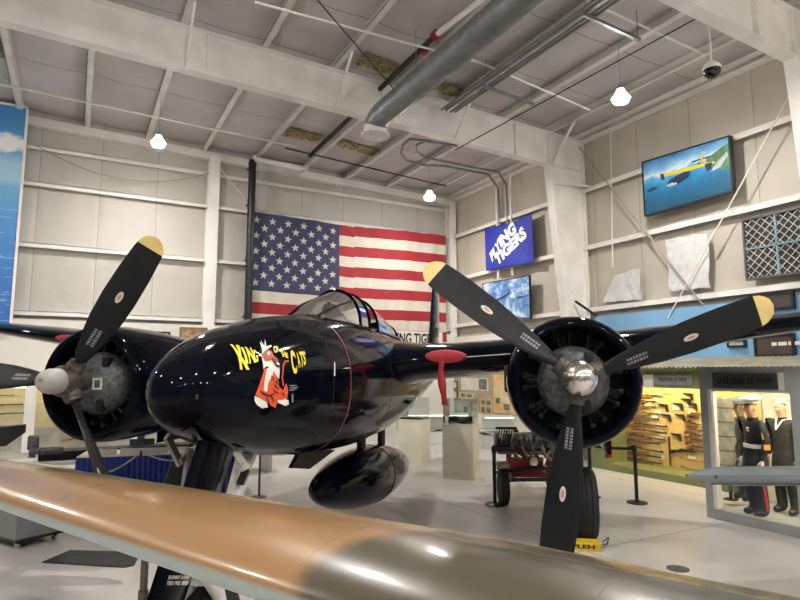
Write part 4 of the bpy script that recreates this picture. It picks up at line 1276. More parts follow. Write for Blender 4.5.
# cable run: bundle of conduits on strut hangers, beyond and before the frame
cxl = at(470, 97, 2, 8.72).x
for k in range(4):
    x = cxl - .22 + .13 * k
    pipe('roof_conduit', 'one of four parallel grey conduits running under the roof right of the duct', 'conduit', [(x, -4, 8.72 + .03 * (k % 2)), (x, 11.6, 8.72 + .03 * (k % 2))], (.03, .045, .03, .035)[k], m_cond, 'parallel conduits under the roof')
for (xa, ya, xb, yb), lab in (((583, 14, 640, 40), 'steel strut carrying the parallel roof conduits, nearest in the photo'), ((484, 86, 533, 104), 'steel strut carrying the parallel roof conduits, close to the near beam')):
    pa, pb = at(xa, ya, 2, 8.64), at(xb, yb, 2, 8.64)
    t = thing('strut_hanger', lab, 'bracket', (pa + pb) / 2)
    MB().bar(pa, pb, .06, .06).build('strut', m_cond, t, world=True)
    for q_ in (pa.lerp(pb, .04), pa.lerp(pb, .96)): MB().tube([q_, (q_.x, q_.y, deck(q_.x) - .04)], .01, n=6).build('rod', m_cond, t, world=True)
# sprinkler lines
pipe('sprinkler_pipe', 'thin white sprinkler pipe crossing the roof bay before the back wall', 'pipe', [(-6, 15.6, 8.95), (3.5, 15.6, 8.75), (5.2, 15.6, 8.72)], .028, m_white)
pipe('curtain_rod', 'thin black rod under the roof before the striped flag', 'rod', [at(285, 148, 1, 16.2), at(446, 186, 1, 16.2)], .022, m_dark)
pipe('sprinkler_pipe', 'thin white sprinkler pipe above the near beam, passing over the round duct', 'pipe', [at(255, 2, 1, 9.6), at(478, 62, 1, 9.6)], .022, m_white)
pipe('sprinkler_pipe', 'white sprinkler pipe slanting under the roof above the middle of the near beam', 'pipe', [at(455, 52, 1, 9.7), at(590, 110, 1, 9.7)], .022, m_white)
pipe('sprinkler_pipe', 'white sprinkler pipe ending left of the hanging camera dome', 'pipe', [at(585, 0, 1, 7.2), at(706, 55, 1, 7.2)], .022, m_white)
pipe('fire_main', 'dark fire pipe with red couplings running under the roof left of the duct', 'pipe', [at(435, 36, 2, 9.0), at(310, 156, 2, 9.0)], .06, m_dark, n=14)
pipe('fire_main', 'white section of fire pipe under the roof, left of the grey duct', 'pipe', [at(486, -4, 2, 9.0), at(436, 35, 2, 9.0)], .055, m_white, n=14)
for x, y, lab in ((436, 35, 'red pipe coupling where the fire pipe turns from white to dark'), (424, 50, 'red pipe coupling on the dark fire pipe beside the grey duct')):
    p = at(x, y, 2, 9.0)
    tag(MB().lathe([(-.06, .085), (-.05, .10), (.05, .10), (.06, .085)], p, (at(310, 156, 2, 9.0) - at(435, 36, 2, 9.0)), n=18).build('pipe_coupling', m_red), lab, 'coupling')
# steel tie rod crossing in front of the frame
pipe('tie_rod', 'thin dark rod slanting across the near beam to the roof above the right wall', 'rod', [at(455, 150, 1, 11.72), at(730, 0, 2, 8.75)], .014, m_dark, n=6)
m_brace = mat('grey_brace_paint', '#a29c91', .5)
# cross bracing on the right wall
for (a, c, lab) in (((579, 147), (703, 305), 'grey bracing rod running down from the steel column across the right wall'), ((797, 82), (668, 318), 'white bracing rod running down from the upper right corner across the right wall')):
    p0, p1 = at(*a, 0, 12.28), at(*c, 0, 12.28)
    t = thing('bracing_rod', lab, 'rod', (12.28, p1.y, p1.z))
    mr_ = m_brace if 'steel column' in lab else m_white
    MB().tube([p0, p1], .017, n=8).build('rod', mr_, t, world=True)
    m_ = p0.lerp(p1, .62); d_ = (p1 - p0).normalized()
    MB().tube([m_ - d_ * .16, m_ - d_ * .1, m_ + d_ * .1, m_ + d_ * .16], [.02, .035, .035, .02], n=10).build('turnbuckle', mr_, t, world=True)
pipe('wall_strut', 'short white strut from the steel column to the right wall girt', 'strut', [(11.35, 11.9, 7.55), (12.58, 11.6, 7.55)], .03, m_white)
# shiny gaps in the roof insulation
k = NT('yellow_insulation'); tc = k.coords(); nz = k.n('ShaderNodeTexNoise', Scale=16.0, Detail=8.0); k.l(tc, 'Object', nz, 'Vector')
r_ = k.n('ShaderNodeValToRGB'); r_.color_ramp.elements[0].position = .35; r_.color_ramp.elements[0].color = lin('#57492a'); r_.color_ramp.elements[1].position = .62; r_.color_ramp.elements[1].color = lin('#b5a467')
k.l(nz, 0, r_, 0); k.l(r_, 0, k.b, 'Base Color'); k.b.inputs['Roughness'].default_value = .35
bp = k.n('ShaderNodeBump', Strength=.8, Distance=.05); k.l(nz, 0, bp, 'Height'); k.l(bp, 0, k.b, 'Normal'); m_insul = k.m
for Q, lab in ((((357, 62), (366, 50), (399, 62), (393, 72)), 'torn patch of yellow insulation in the roof left of the duct'), (((430, 83), (436, 77), (463, 84), (456, 92)), 'torn patch of yellow insulation in the roof right of the duct'),
        (((283, 134), (290, 126), (325, 134), (316, 139)), 'yellow insulation gap behind the near beam, left of the diffuser'), (((336, 142), (342, 137), (379, 146), (372, 152)), 'yellow insulation gap behind the near beam, under the diffuser'), (((-2, 62), (-2, 49), (9, 52), (12, 66)), 'patch of yellow insulation at the left edge of the photo')):
    q4 = [at(*p_, 2, 9.36) for p_ in Q]; nn_ = 12; vs = []
    for j in range(nn_ + 1):
        for i in range(nn_ + 1):
            a, c = i / nn_, j / nn_
            p_ = (q4[0] * (1 - a) + q4[3] * a) * (1 - c) + (q4[1] * (1 - a) + q4[2] * a) * c
            vs.append((p_.x + .05 * math.sin(j * 2.1 + q4[0].x), p_.y + .06 * math.sin(i * 2.3 + q4[0].y), deck(p_.x) - .085 - .02 * math.sin(i * 1.3) * math.sin(j * 1.1)))
    mb = MB(); mb.add(vs, [(j * (nn_ + 1) + i, (j + 1) * (nn_ + 1) + i, (j + 1) * (nn_ + 1) + i + 1, j * (nn_ + 1) + i + 1) for j in range(nn_) for i in range(nn_)])
    o = mb.build('insulation_patch', m_insul, recalc=False); tag(o, lab, 'insulation')
    sm = o.modifiers.new('thick', 'SOLIDIFY'); sm.thickness = .012
# dome camera
p = at(712, 70, 1, 6.0)
t = thing('dome_camera', 'black dome security camera hanging on a white rod below the roof', 'camera', (p.x, p.y, p.z))
MB().tube([(0, 0, .10), (0, 0, deck(p.x) - p.z - .06)], .018, n=8).build('rod', m_white, t)
MB().lathe([(.11, .02), (.095, .055), (.06, .09), (.02, .108), (.0, .104)], n=24).build('housing', m_white, t)
MB().lathe([(.005, .102), (-.03, .10), (-.065, .085), (-.095, .055), (-.108, .01)], n=24).build('dome', mat('black_dome', '#08090a', .08, coat=.5), t)
for ch in t.children:
    if not ch.name.startswith('rod'): ch.scale = (1.45, 1.45, 1.45)
# sagging cable along the back wall
pts = [(-1.3 + 4.7 * i / 16, 18.4, 8.5 - .62 * 4 * (i / 16) * (1 - i / 16) + .02 * i / 16) for i in range(17)]
pipe('sagging_cable', 'thin grey cable sagging along the upper left of the back wall', 'cable', pts, .010, m_cond, n=6)
# small framed pictures on the white partition, left
m_wood = mat('tan_wood_frame', '#8a6f4e', .5); m_pic1 = mat('picture_ochre', '#c2a07c', .5, color2='#8a5a3c', scale=5); m_pic2 = mat('picture_pale', '#cfd2cf', .5, color2='#a9b0b0', scale=5)
def back_picture(name, lab, x0, y0, x1, y1, Y, m, fm, fw_=.035, cat='picture', group=None):
    a, c = at(x0, y0, 1, Y), at(x1, y1, 1, Y)
    t = thing(name, lab, cat, ((a.x + c.x) / 2, Y, c.z), 0, group)
    MB().span((a.x, Y, c.z), (c.x, Y + .03, a.z)).build('print', m, t, world=True, smooth=False)
    mb = MB()
    for u, v in (((a.x - fw_, c.z - fw_), (c.x + fw_, c.z)), ((a.x - fw_, a.z), (c.x + fw_, a.z + fw_)), ((a.x - fw_, c.z), (a.x, a.z)), ((c.x, c.z), (c.x + fw_, a.z))): mb.span((u[0], Y - .02, u[1]), (v[0], Y + .04, v[1]))
    mb.build('frame', fm, t, world=True, smooth=False)
    return t
back_picture('framed_print', 'tan framed ochre picture on the white partition above the far engine', 182, 329, 205, 343, 18.22, m_pic1, m_wood, .06)
back_picture('framed_print', 'black framed pale picture on the white partition, left of the ochre one', 150, 333, 168, 345, 18.22, m_pic2, m_dark, .05)
# pictures on the blue partition
m_brown = mat('dark_brown_panel', '#4a3d38', .45, var=.1)
def right_board(lab, x0, y0, x1, y1, X, m, fm, fw_=.05):
    a, c = at(x0, y0, 0, X), at(x1, y1, 0, X)
    z1, z0 = a.z, c.z
    t = thing('framed_board', lab, 'board', (X, (a.y + c.y) / 2, z0))
    MB().span((X, c.y, z0), (X + .04, a.y, z1)).build('board', m, t, world=True, smooth=False)
    mb = MB()
    for u, v in (((c.y - fw_, z0 - fw_), (a.y + fw_, z0)), ((c.y - fw_, z1), (a.y + fw_, z1 + fw_)), ((a.y, z0), (a.y + fw_, z1)), ((c.y - fw_, z0), (c.y, z1))): mb.span((X - .025, u[0], u[1]), (X + .05, v[0], v[1]))
    mb.build('frame', fm, t, world=True, smooth=False)
    return t, a, c
t, a, c = right_board('dark brown framed board with a line of pale lettering on the blue wall', 756, 337, 793, 354, 12.24, m_brown, m_dark)
yy = a.y - .3
for k, w in enumerate((.10, .16, .05, .14, .12, .06, .12, .16, .05, .10)):
    MB().span((12.234, yy - w, (a.z + c.z) / 2 - .01), (12.239, yy, (a.z + c.z) / 2 + .06)).build('worn_letter', m_paper, t, world=True, smooth=False); yy -= w + (.03 if k != 4 else .08)
right_board('black framed board on the blue wall above the propeller blade tip', 752, 297, 792, 306, 12.24, m_brown, m_dark)
right_board('small dark framed print on the blue wall under the propeller blade', 729, 342, 744, 345, 12.24, m_pic2, m_dark, .04)

pv = at(615, 130, 0, 12.55); pw_ = at(617, 268, 0, 12.55)
pipe('wall_conduit', 'thin white vertical conduit on the right wall left of the seaplane painting', 'conduit', [(12.38, pv.y, pv.z), (12.38, pw_.y, pw_.z)], .018, m_white, n=8)
pipe('black_rod', 'short black rod slanting from the foot of the steel column', 'rod', [at(575, 301, 0, 11.9), at(597, 316, 0, 12.3)], .035, m_dark, n=8)

pipe('bracing_rod', 'thin white rod slanting down from the back wall column to the black pipe', 'rod', [at(218, 166, 1, 18.3), at(258, 214, 1, 18.3)], .014, m_white, n=6)
# ================================================================== display cases on the right
m_green = mat('olive_green_case', '#7b8556', .5, var=.08); m_peg = mat('tan_peg_panel', '#cdb27a', .65, var=.06, scale=2)
m_signg = mat('grey_sign', '#8b9094', .45); m_signd = mat('dark_grey_sign', '#4a4e50', .45); m_gfr = mat('light_grey_frame', '#a4a6a6', .45, var=.05)
m_cglass = glass('case_glass', '#f4f6f4', .05); m_creamw = mat('cream_case_back', '#e6e0cc', .6, var=.05); m_led = emis('case_lamp', '#ffe2ac', 26.0); m_ledw = emis('case_lamp_white', '#fff0d2', 3.5)
m_ledc = emis('case_ceiling_lamp', '#fff0d0', 15.0)
m_roof = mat('tan_corrugated_sheet', '#a39c86', .5, .2, var=.1)
WX = 11.36
t = thing('weapons_case', 'olive green wall case of rifles and pistols with grey lettered sign', 'display case', (12.0, 8.2, 0))
MB().span((12.16, 5.6, .16), (12.2, 10.55, 2.02)).build('back_panel', m_peg, t, world=True)
mb = MB().span((WX, 5.6, 0), (12.2, 11.0, .15)).span((WX, 10.42, .15), (12.2, 11.0, 2.40)).span((WX, 5.6, 1.99), (WX + .06, 10.42, 2.40)).span((WX, 5.6, 2.36), (12.2, 10.42, 2.40)).span((WX, 5.5, 0), (12.2, 5.6, 2.4))
mb.build('case_body', m_green, t, world=True, smooth=False)
MB().add([(WX + .03, 5.6, .15), (WX + .03, 10.42, .15), (WX + .03, 10.42, 1.99), (WX + .03, 5.6, 1.99)], [(0, 1, 2, 3)]).build('glass_front', m_cglass, t, world=True, smooth=False)
MB().span((WX + .10, 5.8, 2.28), (WX + .30, 10.3, 2.34)).build('lamp_strip', m_led, t, world=True)
a, c = at(653, 375, 0, WX - .03), at(692, 385, 0, WX - .03)
sg = MB().span((WX - .03, c.y, 2.06), (WX, a.y, 2.27)).build('sign', m_signg, t, world=True)
mb = MB(); put_text(mb, 'WEAPONS OF WWII', (WX - .032, a.y - .12, 2.125), Vector((0, -(a.y - c.y) + .24, 0)), Vector((0, 0, .09)), off=.02); mb.build('lettering', m_dark, sg, world=True, smooth=False)
a = at(642, 376, 0, WX - .02)
nt = MB().span((WX - .015, a.y - .28, 1.98), (WX, a.y, 2.28)).build('notice', m_paper, t, world=True)
# rifles
m_stock = mat('walnut_stock', '#8a5a2e', .45, var=.2, scale=9); m_gun = mat('gun_steel', '#37342f', .4, .5)
m_light_stock = mat('pale_stock', '#b07a3c', .45, var=.15, scale=9)
def rifle_mb():
    """rifle of unit length lying along -Y, butt at y=0 (photo left), flat to the panel"""
    b = MB(); f = lambda a, c, d: (d, -a, c)
    b.prism([(0, -.065), (.015, -.07), (.20, -.030), (.26, -.042), (.29, -.022), (.36, -.022), (.72, -.012), (.72, .008), (.36, .010), (.27, .012), (.22, -.002), (.0, -.018)], f, -.014, .014, 0)
    b.tube([(0, -.30, .014), (0, -1.0, .010)], .0085, n=6, m=1)
    b.box((0, -.36, .014), (.024, .16, .022), m=1)
    b.tube([(0, -.33, .012), (-.03, -.345, .0)], .005, n=5, m=1)
    b.tube([(0, -.30, -.024), (0, -.315, -.045), (0, -.35, -.045), (0, -.36, -.024)], .004, n=5, m=1)
    b.box((0, -.975, .024), (.006, .012, .02), m=1); b.box((0, -.55, .016), (.03, .012, .036), m=1)
    return b
def mg_mb():
    b = rifle_mb(); b.box((0, -.40, -.05), (.02, .05, .09), m=1)
    b.tube([(0, -.80, 0), (-.10, -.70, -.24)], .006, n=5, m=1).tube([(0, -.80, 0), (-.02, -.93, -.24)], .006, n=5, m=1)
    return b
def pistol_mb():
    b = MB(); f = lambda a, c, d: (d, -a, c)
    b.prism([(0, .02), (.19, .02), (.22, .01), (.225, -.03), (.235, -.13), (.185, -.13), (.165, -.035), (.12, -.03), (.0, -.005)], f, -.014, .014, 1)
    b.tube([(0, -.165, -.035), (0, -.15, -.06), (0, -.12, -.055), (0, -.115, -.03)], .004, n=5, m=1)
    b.prism([(.18, -.04), (.22, -.04), (.23, -.125), (.19, -.125)], f, -.018, .018, 0)
    return b
def sword_mb():
    b = MB(); f = lambda a, c, d: (d, -a, c)
    top = [(x, -.10 * x * (1 - x) * 2 + .008) for x in [i / 12 for i in range(13)]]
    b.prism(top + [(x, z - .022) for x, z in top[::-1]], f, -.008, .008, 0)
    b.box((0, -.12, -.015), (.03, .012, .05), m=1)
    return b
PX = 12.13
ORD = ['first', 'second', 'third', 'fourth', 'fifth', 'sixth', 'seventh', 'eighth', 'ninth', 'tenth', 'eleventh', 'twelfth']
def place(proto, name, x0, x1, y, lab, cat, group, mats, tilt=0.0, X=PX, unit=1.0):
    a, c = at(x0, y, 0, X), at(x1, y, 0, X)
    L = (a.y - c.y) / unit
    if proto['o'] is None:
        o = proto['mb']().build(name, mats); M = Matrix.Translation(o.location); o.data.transform(M); proto['o'] = o
    else:
        o = proto['o'].copy(); COL.objects.link(o)
        if mats[0] != proto['o'].data.materials[0]:
            o.data = o.data.copy(); o.data.materials[0] = mats[0]
    k_ = min(1.0, L) if unit == 1 else L
    o.scale = (1, L, L if (unit != 1 or proto in (SW,)) else max(1.5, L * 1.4)); o.rotation_euler = (tilt, 0, 0)
    o.location = (X, a.y, at((x0 + x1) / 2, y, 0, X).z)
    tag(o, lab, cat, group)
    return o
RIF = {'mb': rifle_mb, 'o': None}; PIS = {'mb': pistol_mb, 'o': None}; MG = {'mb': mg_mb, 'o': None}; SW = {'mb': sword_mb, 'o': None}
rows = [(630, 662, 396.5), (630, 655, 401.5), (628, 656, 407), (626, 659, 413), (624, 659, 419), (622, 667, 425), (619, 667, 431.5), (617, 666, 437), (616, 660, 443), (615, 663, 449), (614, 661, 455)]
for i, (x0, x1, y) in enumerate(rows):
    place(RIF, 'rifle', x0, x1, y, 'brown stocked rifle in the left column of the weapons case, %s from the top' % ORD[i], 'rifle', 'rifles in the left column of the weapons case', [m_stock if i % 3 else m_light_stock, m_gun], R((-1, .5, 0, 1)[i % 4]))
place(MG, 'machine_gun', 616, 662, 461, 'machine gun on a bipod at the bottom left of the weapons case', 'machine gun', None, [m_stock, m_gun])
for i, (x0, x1, y) in enumerate([(686, 704, 414), (686, 699, 419), (685, 703, 424.5), (684, 706, 430.5), (684, 706, 436), (685, 706, 441), (686, 707, 447)]):
    place(RIF, 'rifle', x0, x1, y, 'short rifle in the right column of the weapons case, %s from the top' % ORD[i], 'rifle', 'rifles in the right column of the weapons case', [m_stock, m_gun], R((1, -.5, .5)[i % 3]))
place(RIF, 'rifle', 671, 706, 451, 'long dark rifle low in the right half of the weapons case', 'rifle', None, [m_gun, m_gun])
place(SW, 'sword', 678, 706, 459, 'curved brown sword near the bottom right of the weapons case', 'sword', None, [m_stock, m_gun])
place(SW, 'sword', 680, 706, 468, 'flat dark blade lowest at the right of the weapons case', 'sword', None, [m_gun, m_gun])
place(SW, 'dagger', 663, 675, 393, 'short dagger at the top of the weapons case, mid panel', 'dagger', None, [m_gun, m_gun]).scale.z = .15
for i, (x, y, l_) in enumerate([(658, 405, 'left in the upper row'), (673, 404, 'second in the upper row'), (687, 404, 'third in the upper row'), (683, 394, 'topmost one'), (681, 399.5, 'small, under the topmost one'), (661, 415, 'left in the lower row'), (675, 415, 'right in the lower row'), (671, 434.5, 'lowest one')]):
    place(PIS, 'pistol', x, x + 10, y, 'dark pistol in the weapons case, ' + l_, 'pistol', 'pistols in the weapons case', [m_gun, m_gun], unit=.235)
pp = at(670, 458, 0, PX)
tag(MB().tube([(PX, pp.y, .2), (PX, pp.y, at(670, 437, 0, PX).z)], .02, n=8).build('upright_tube', m_gun), 'thin dark upright tube standing in the middle of the weapons case', 'tube')
# white label cards
k = 0; card0 = None
for (x, y) in [(660, 397), (656, 402), (648, 406), (658, 414), (655, 419), (660, 428), (663, 436), (660, 441), (660, 454), (661, 459), (676, 407), (690, 407), (692, 415), (692, 422), (676, 410), (690, 438), (694, 446), (692, 459), (669, 417), (700, 434)]:
    p_ = at(x, y, 0, 12.145)
    if card0 is None:
        card0 = MB().box((0, 0, 0), (.006, .17, .085)).build('label_card', m_paper); card0.location = p_; o = card0
    else:
        o = card0.copy(); COL.objects.link(o); o.location = p_
    tag(o, 'small white caption card on the tan panel of the weapons case', 'card', 'caption cards in the weapons case')
# corrugated sheet roof above the cases
t = thing('case_canopy', 'tan corrugated sheet roof sloping out over the display cases', 'canopy', (11.9, 8, 2.41))
mb = MB(); top = []; bot = []
ny = 240
ringA = [[(x, 4.2 + 6.6 * i / ny, 2.43 + .20 * (x - 11.0) / 1.2 + (.014 if (i // 2) % 2 else -.014)) for i in range(ny + 1)] for x in (10.95, 12.29)]
vs = ringA[0] + ringA[1]; n1 = ny + 1
mb.add(vs, [(i, i + 1, n1 + i + 1, n1 + i) for i in range(ny)])
cs = mb.build('corrugated_sheet', m_roof, t, world=True, smooth=False, recalc=False); sm = cs.modifiers.new('thick', 'SOLIDIFY'); sm.thickness = .012
MB().span((11.05, 4.2, 2.36), (11.13, 10.8, 2.42)).span((12.2, 4.2, 2.50), (12.28, 10.8, 2.59)).build('batten', m_green, t, world=True)

# ---- uniforms case
UX = 9.15
t = thing('uniforms_case', 'light grey framed glass case of dressed mannequins with dark lettered sign', 'display case', (10.0, 5.1, 0))
yl, yr, yL2, yR2 = 6.32, 3.2, 6.14, 4.90
mb = MB().span((UX, yL2, 0), (UX + .12, yl, 2.06)).span((UX, yr, 2.06), (UX + .12, yl, 2.42)).span((UX, yr, 0), (UX + .12, yL2, .15)).span((UX, 4.62, .15), (UX + .12, yR2, 2.06)).span((UX, yr, .15), (UX + .12, yr + .15, 2.06))
mb.span((UX + .12, yr, 0), (10.9, yl, .09)).span((UX + .12, yr, 2.36), (10.9, yl, 2.42)).span((UX + .12, yr, 0), (10.9, yr + .05, 2.4))
mb.build('case_frame', m_gfr, t, world=True, smooth=False)
MB().span((10.85, yr, .09), (10.9, yl, 2.36)).build('back_wall', m_creamw, t, world=True, smooth=False)
MB().add([(UX + .12, yl - .03, .09), (10.85, yl - .03, .09), (10.85, yl - .03, 2.36), (UX + .12, yl - .03, 2.36)], [(0, 1, 2, 3)]).build('side_glass', m_cglass, t, world=True, smooth=False)
MB().add([(UX + .06, yR2, .15), (UX + .06, yL2, .15), (UX + .06, yL2, 2.06), (UX + .06, yR2, 2.06)], [(0, 1, 2, 3)]).add([(UX + .06, yr + .15, .15), (UX + .06, 4.62, .15), (UX + .06, 4.62, 2.06), (UX + .06, yr + .15, 2.06)], [(0, 1, 2, 3)]).build('front_glass', m_cglass, t, world=True, smooth=False)
MB().span((UX + .2, yr + .2, 2.30), (UX + .7, yl - .1, 2.35)).build('lamp_panel', m_ledc, t, world=True)
MB().span((UX - .008, yL2 - .012, .16), (UX + .13, yL2 + .045, 2.06)).span((UX + .02, yR2, 2.03), (UX + .12, yL2, 2.062)).build('white_jamb', m_paper, t, world=True, smooth=False)
a, c = at(712, 374, 0, UX - .03), at(776, 373, 0, UX - .03)
sg = MB().span((UX - .035, c.y, 2.085), (UX, a.y, 2.32)).build('sign', m_signd, t, world=True)
mb = MB(); put_text(mb, 'UNIFORMS OF WWII', (UX - .037, a.y - .09, 2.145), Vector((0, -(a.y - c.y) + .16, 0)), Vector((0, 0, .11)), off=.02); mb.build('lettering', m_dark, sg, world=True, smooth=False)
MB().span((UX - .012, c.y - .085, 2.07), (UX, c.y - .01, 2.33)).build('notice', m_paper, t, world=True)

# ---- mannequins
m_skin = mat('mannequin_skin', '#c99a78', .5, var=.05); m_dress = mat('navy_dress_coat', '#14151c', .7, var=.1, scale=12); m_trou = mat('blue_dress_trousers', '#1d2740', .7, var=.1, scale=12); m_glove = mat('white_cloth', '#e6e3da', .65, var=.04)
m_pea = mat('dark_wool_coat', '#2a2724', .8, var=.15, scale=12); m_gold = mat('gold_braid', '#d3932f', .5, var=.05); m_stripe = mat('scarlet_stripe', '#b0202c', .6); m_shoe = mat('black_leather', '#0e0e10', .25); m_cap = mat('white_cap', '#ece8de', .5, var=.03)
def hand_mb(c, d, fwd, mb, m):
    """palm, four unequal bent fingers and a thumb; d = pointing down the arm, fwd = knuckle side"""
    c, d, fwd = Vector(c), Vector(d).normalized(), Vector(fwd).normalized()
    sdv = d.cross(fwd).normalized()
    mb.tube([c, c + d * .045, c + d * .085], [.026, .036, .034], n=10, m=m, flat=.6)
    for i, L in enumerate((.07, .08, .075, .058)):
        o = c + d * .08 + fwd * (.026 - .0175 * i)
        mb.tube([o, o + d * L * .45, o + d * L * .8 + sdv * L * .25, o + d * L * .95 + sdv * L * .5], [.0095, .009, .0085, .006], n=7, m=m)
    o = c + d * .025 + fwd * .028
    mb.tube([o, o + fwd * .022 + d * .025, o + fwd * .022 + d * .05 + sdv * .012], [.011, .010, .007], n=7, m=m)
def figure(root, J, rad, regions, mats):
    """one continuous skinned body. J: joint -> xyz; bones listed below; regions(co) -> material"""
    names = list(J)
    bones = [('pelvis', 'belly'), ('belly', 'chest'), ('chest', 'neck0'), ('neck0', 'neck'), ('neck', 'chin'), ('chin', 'brow'), ('brow', 'crown'), ('chin', 'nose')]
    for s in 'LR': bones += [('chest', 'sh' + s), ('sh' + s, 'el' + s), ('el' + s, 'wr' + s), ('pelvis', 'hip' + s), ('hip' + s, 'kn' + s), ('kn' + s, 'an' + s), ('an' + s, 'toe' + s)]
    me = bpy.data.meshes.new('body'); me.from_pydata([J[n_] for n_ in names], [(names.index(a), names.index(c)) for a, c in bones], [])
    o = bpy.data.objects.new('body', me); COL.objects.link(o)
    o.modifiers.new('skin', 'SKIN')
    for i, n_ in enumerate(names):
        r0 = rad[n_]; me.skin_vertices[0].data[i].radius = r0 if isinstance(r0, tuple) else (r0, r0)
        me.skin_vertices[0].data[i].use_root = (n_ == 'pelvis')
    sb = o.modifiers.new('sub', 'SUBSURF'); sb.levels = 2; sb.render_levels = 2
    dg = bpy.context.evaluated_depsgraph_get(); ev = o.evaluated_get(dg)
    m2 = bpy.data.meshes.new_from_object(ev)
    mb = MB(); vs = [v.co.copy() for v in m2.vertices]
    for p in m2.polygons: mb.f.append(tuple(p.vertices)); c_ = sum((vs[i] for i in p.vertices), Vector()) / len(p.vertices); mb.mi.append(regions(c_))
    mb.v = [tuple(v) for v in vs]
    bpy.data.objects.remove(o); bpy.data.meshes.remove(m2)
    return mb
def mannequin(lab, loc, rz, kind):
    root = thing('mannequin', lab, 'mannequin', loc, rz)
    # local: +X faces forward, +Y is the figure's left
    J = dict(pelvis=(0, 0, .93), belly=(.01, 0, 1.08), chest=(0, 0, 1.33), neck0=(-.01, 0, 1.47), neck=(0, 0, 1.54), chin=(.02, 0, 1.63), brow=(.015, 0, 1.70), crown=(0, 0, 1.78), nose=(.105, .0, 1.655))
    rad = dict(pelvis=(.165, .125), belly=(.15, .115), chest=(.175, .13), neck0=(.08, .075), neck=.058, chin=(.066, .074), brow=(.08, .092), crown=(.06, .07), nose=.014)
    for s, q in (('L', 1), ('R', -1)):
        J['sh' + s] = (0, q * .20, 1.43); J['el' + s] = (-.03, q * .265, 1.14); J['wr' + s] = (.05, q * .27, .90)
        J['hip' + s] = (0, q * .10, .88); J['kn' + s] = (.02, q * .115, .50); J['an' + s] = (-.02, q * .125, .09); J['toe' + s] = (.15, q * .145, .045)
        rad['sh' + s] = .085; rad['el' + s] = .06; rad['wr' + s] = .042; rad['hip' + s] = (.105, .11); rad['kn' + s] = .088; rad['an' + s] = .085; rad['toe' + s] = .042
    def reg(c):
        if c.z > 1.52 and abs(c.y) < .13: return 0
        if c.z < .10 and c.x > .02 or c.z < .05: return 3
        if c.z < .80 and abs(c.y) < .235: return 2
        return 1
    coat, trou = ((m_dress, m_trou) if kind == 'marine' else (m_pea, m_pea) if kind == 'sailor' else (m_dress, m_dress))
    mb = figure(root, J, rad, reg, None)
    gm = 4 if kind != 'sailor' else 0
    for q in (1, -1): hand_mb((.055, q * .27, .885), (.12, 0, -1), (1, 0, .1), mb, gm)
    # ears, eyes, mouth on the head
    for q in (1, -1):
        mb.ball((.0, q * .088, 1.665), (.02, .010, .032), m=0, n=8, k=6)
        mb.ball((.092, q * .032, 1.69), (.008, .013, .007), m=3, n=8, k=6)
    mb.ball((.092, 0, 1.617), (.008, .022, .005), m=5, n=8, k=6)
    body = mb.build('body', [m_skin, coat, trou, m_shoe, m_glove, m_stripe], root, recalc=False, angle=70)
    # coat skirt as part of the jacket
    rings = []
    for z, w, d in ((1.0, .178, .137), (.90, .20, .155), (.78, .215, .165)): rings.append([(d * math.cos(a), w * math.sin(a), z) for a in [2 * PI * k / 28 for k in range(28)]])
    if kind != 'marine' : rings.append([(.175 * math.cos(a), .225 * math.sin(a), .62) for a in [2 * PI * k / 28 for k in range(28)]])
    MB().loft(rings).build('coat_skirt', coat, root)
    if kind == 'marine' or kind == 'officer':
        MB().lathe([(-.005, .085), (.035, .083)], (0.0, 0, 1.745), (0, 0, 1), n=28, cap=False).build('cap_band', m_shoe, root)
        mb = MB(); mb.lathe([(-.02, .09), (.0, .095), (.03, .138), (.06, .15), (.085, .137), (.105, .08), (.11, .001)], (-.005, 0, 1.775), (.12, 0, 1), n=30); cap = mb.build('peaked_cap', m_cap, root)
        mb = MB(); mb.add([(.07 * math.cos(a) + .0, .086 * math.sin(a), 1.748) for a in [R(-70 + 14 * k) for k in range(11)]] + [(.05 + .105 * math.cos(a), .078 * math.sin(a), 1.722) for a in [R(-70 + 14 * k) for k in range(11)]], [(k, k + 1, 12 + k, 11 + k) for k in range(10)])
        vz = mb.build('cap_peak', m_shoe, cap); sm = vz.modifiers.new('thick', 'SOLIDIFY'); sm.thickness = .006
        MB().ball((.135, 0, 1.80), (.008, .022, .022), n=10).build('cap_badge', m_gold, cap)
    else:
        mb = MB(); mb.lathe([(.0, .09), (.05, .11), (.055, .115), (.05, .09), (.03, .085), (.07, .075), (.085, .04), (.088, .001)], (-.005, 0, 1.745), (-.1, 0, 1), n=28); mb.build('sailor_cap', m_cap, root)
        mb = MB()
        for q in (1, -1): mb.tube([(-.13, q * .16, 1.42), (-.10, q * .12, 1.51), (.06, q * .06, 1.48), (.142, 0, 1.33)], .012, n=6)
        mb.build('collar_piping', m_cap, root)
    if kind == 'marine':
        mb = MB(); mb.loft([[(1.0 * (d + .006) * math.cos(a), (w + .006) * math.sin(a), z) for a in [2 * PI * k / 32 for k in range(32)]] for z, w, d in ((1.06, .172, .132), (1.12, .170, .130))])
        bt = mb.build('belt', m_glove, root)
        mb = MB()
        for k in range(6): mb.ball((.128 + .004 * k, 0, 1.16 + .055 * k), .007, n=8, k=6)
        mb.build('button', m_gold, root)
        mb = MB()
        for k, (yy, zz) in enumerate(((.06, 1.38), (.09, 1.38), (.06, 1.36), (.09, 1.36), (.07, 1.33), (.10, 1.33))): mb.box((.128, yy, zz), (.012, .026, .014))
        mb.build('medal_bar', m_glove, root)
        mb = MB(); pth = lambda a, c, d: (-.012 + a, .285 + d + (1.33 - c) * .17 - .02, c)
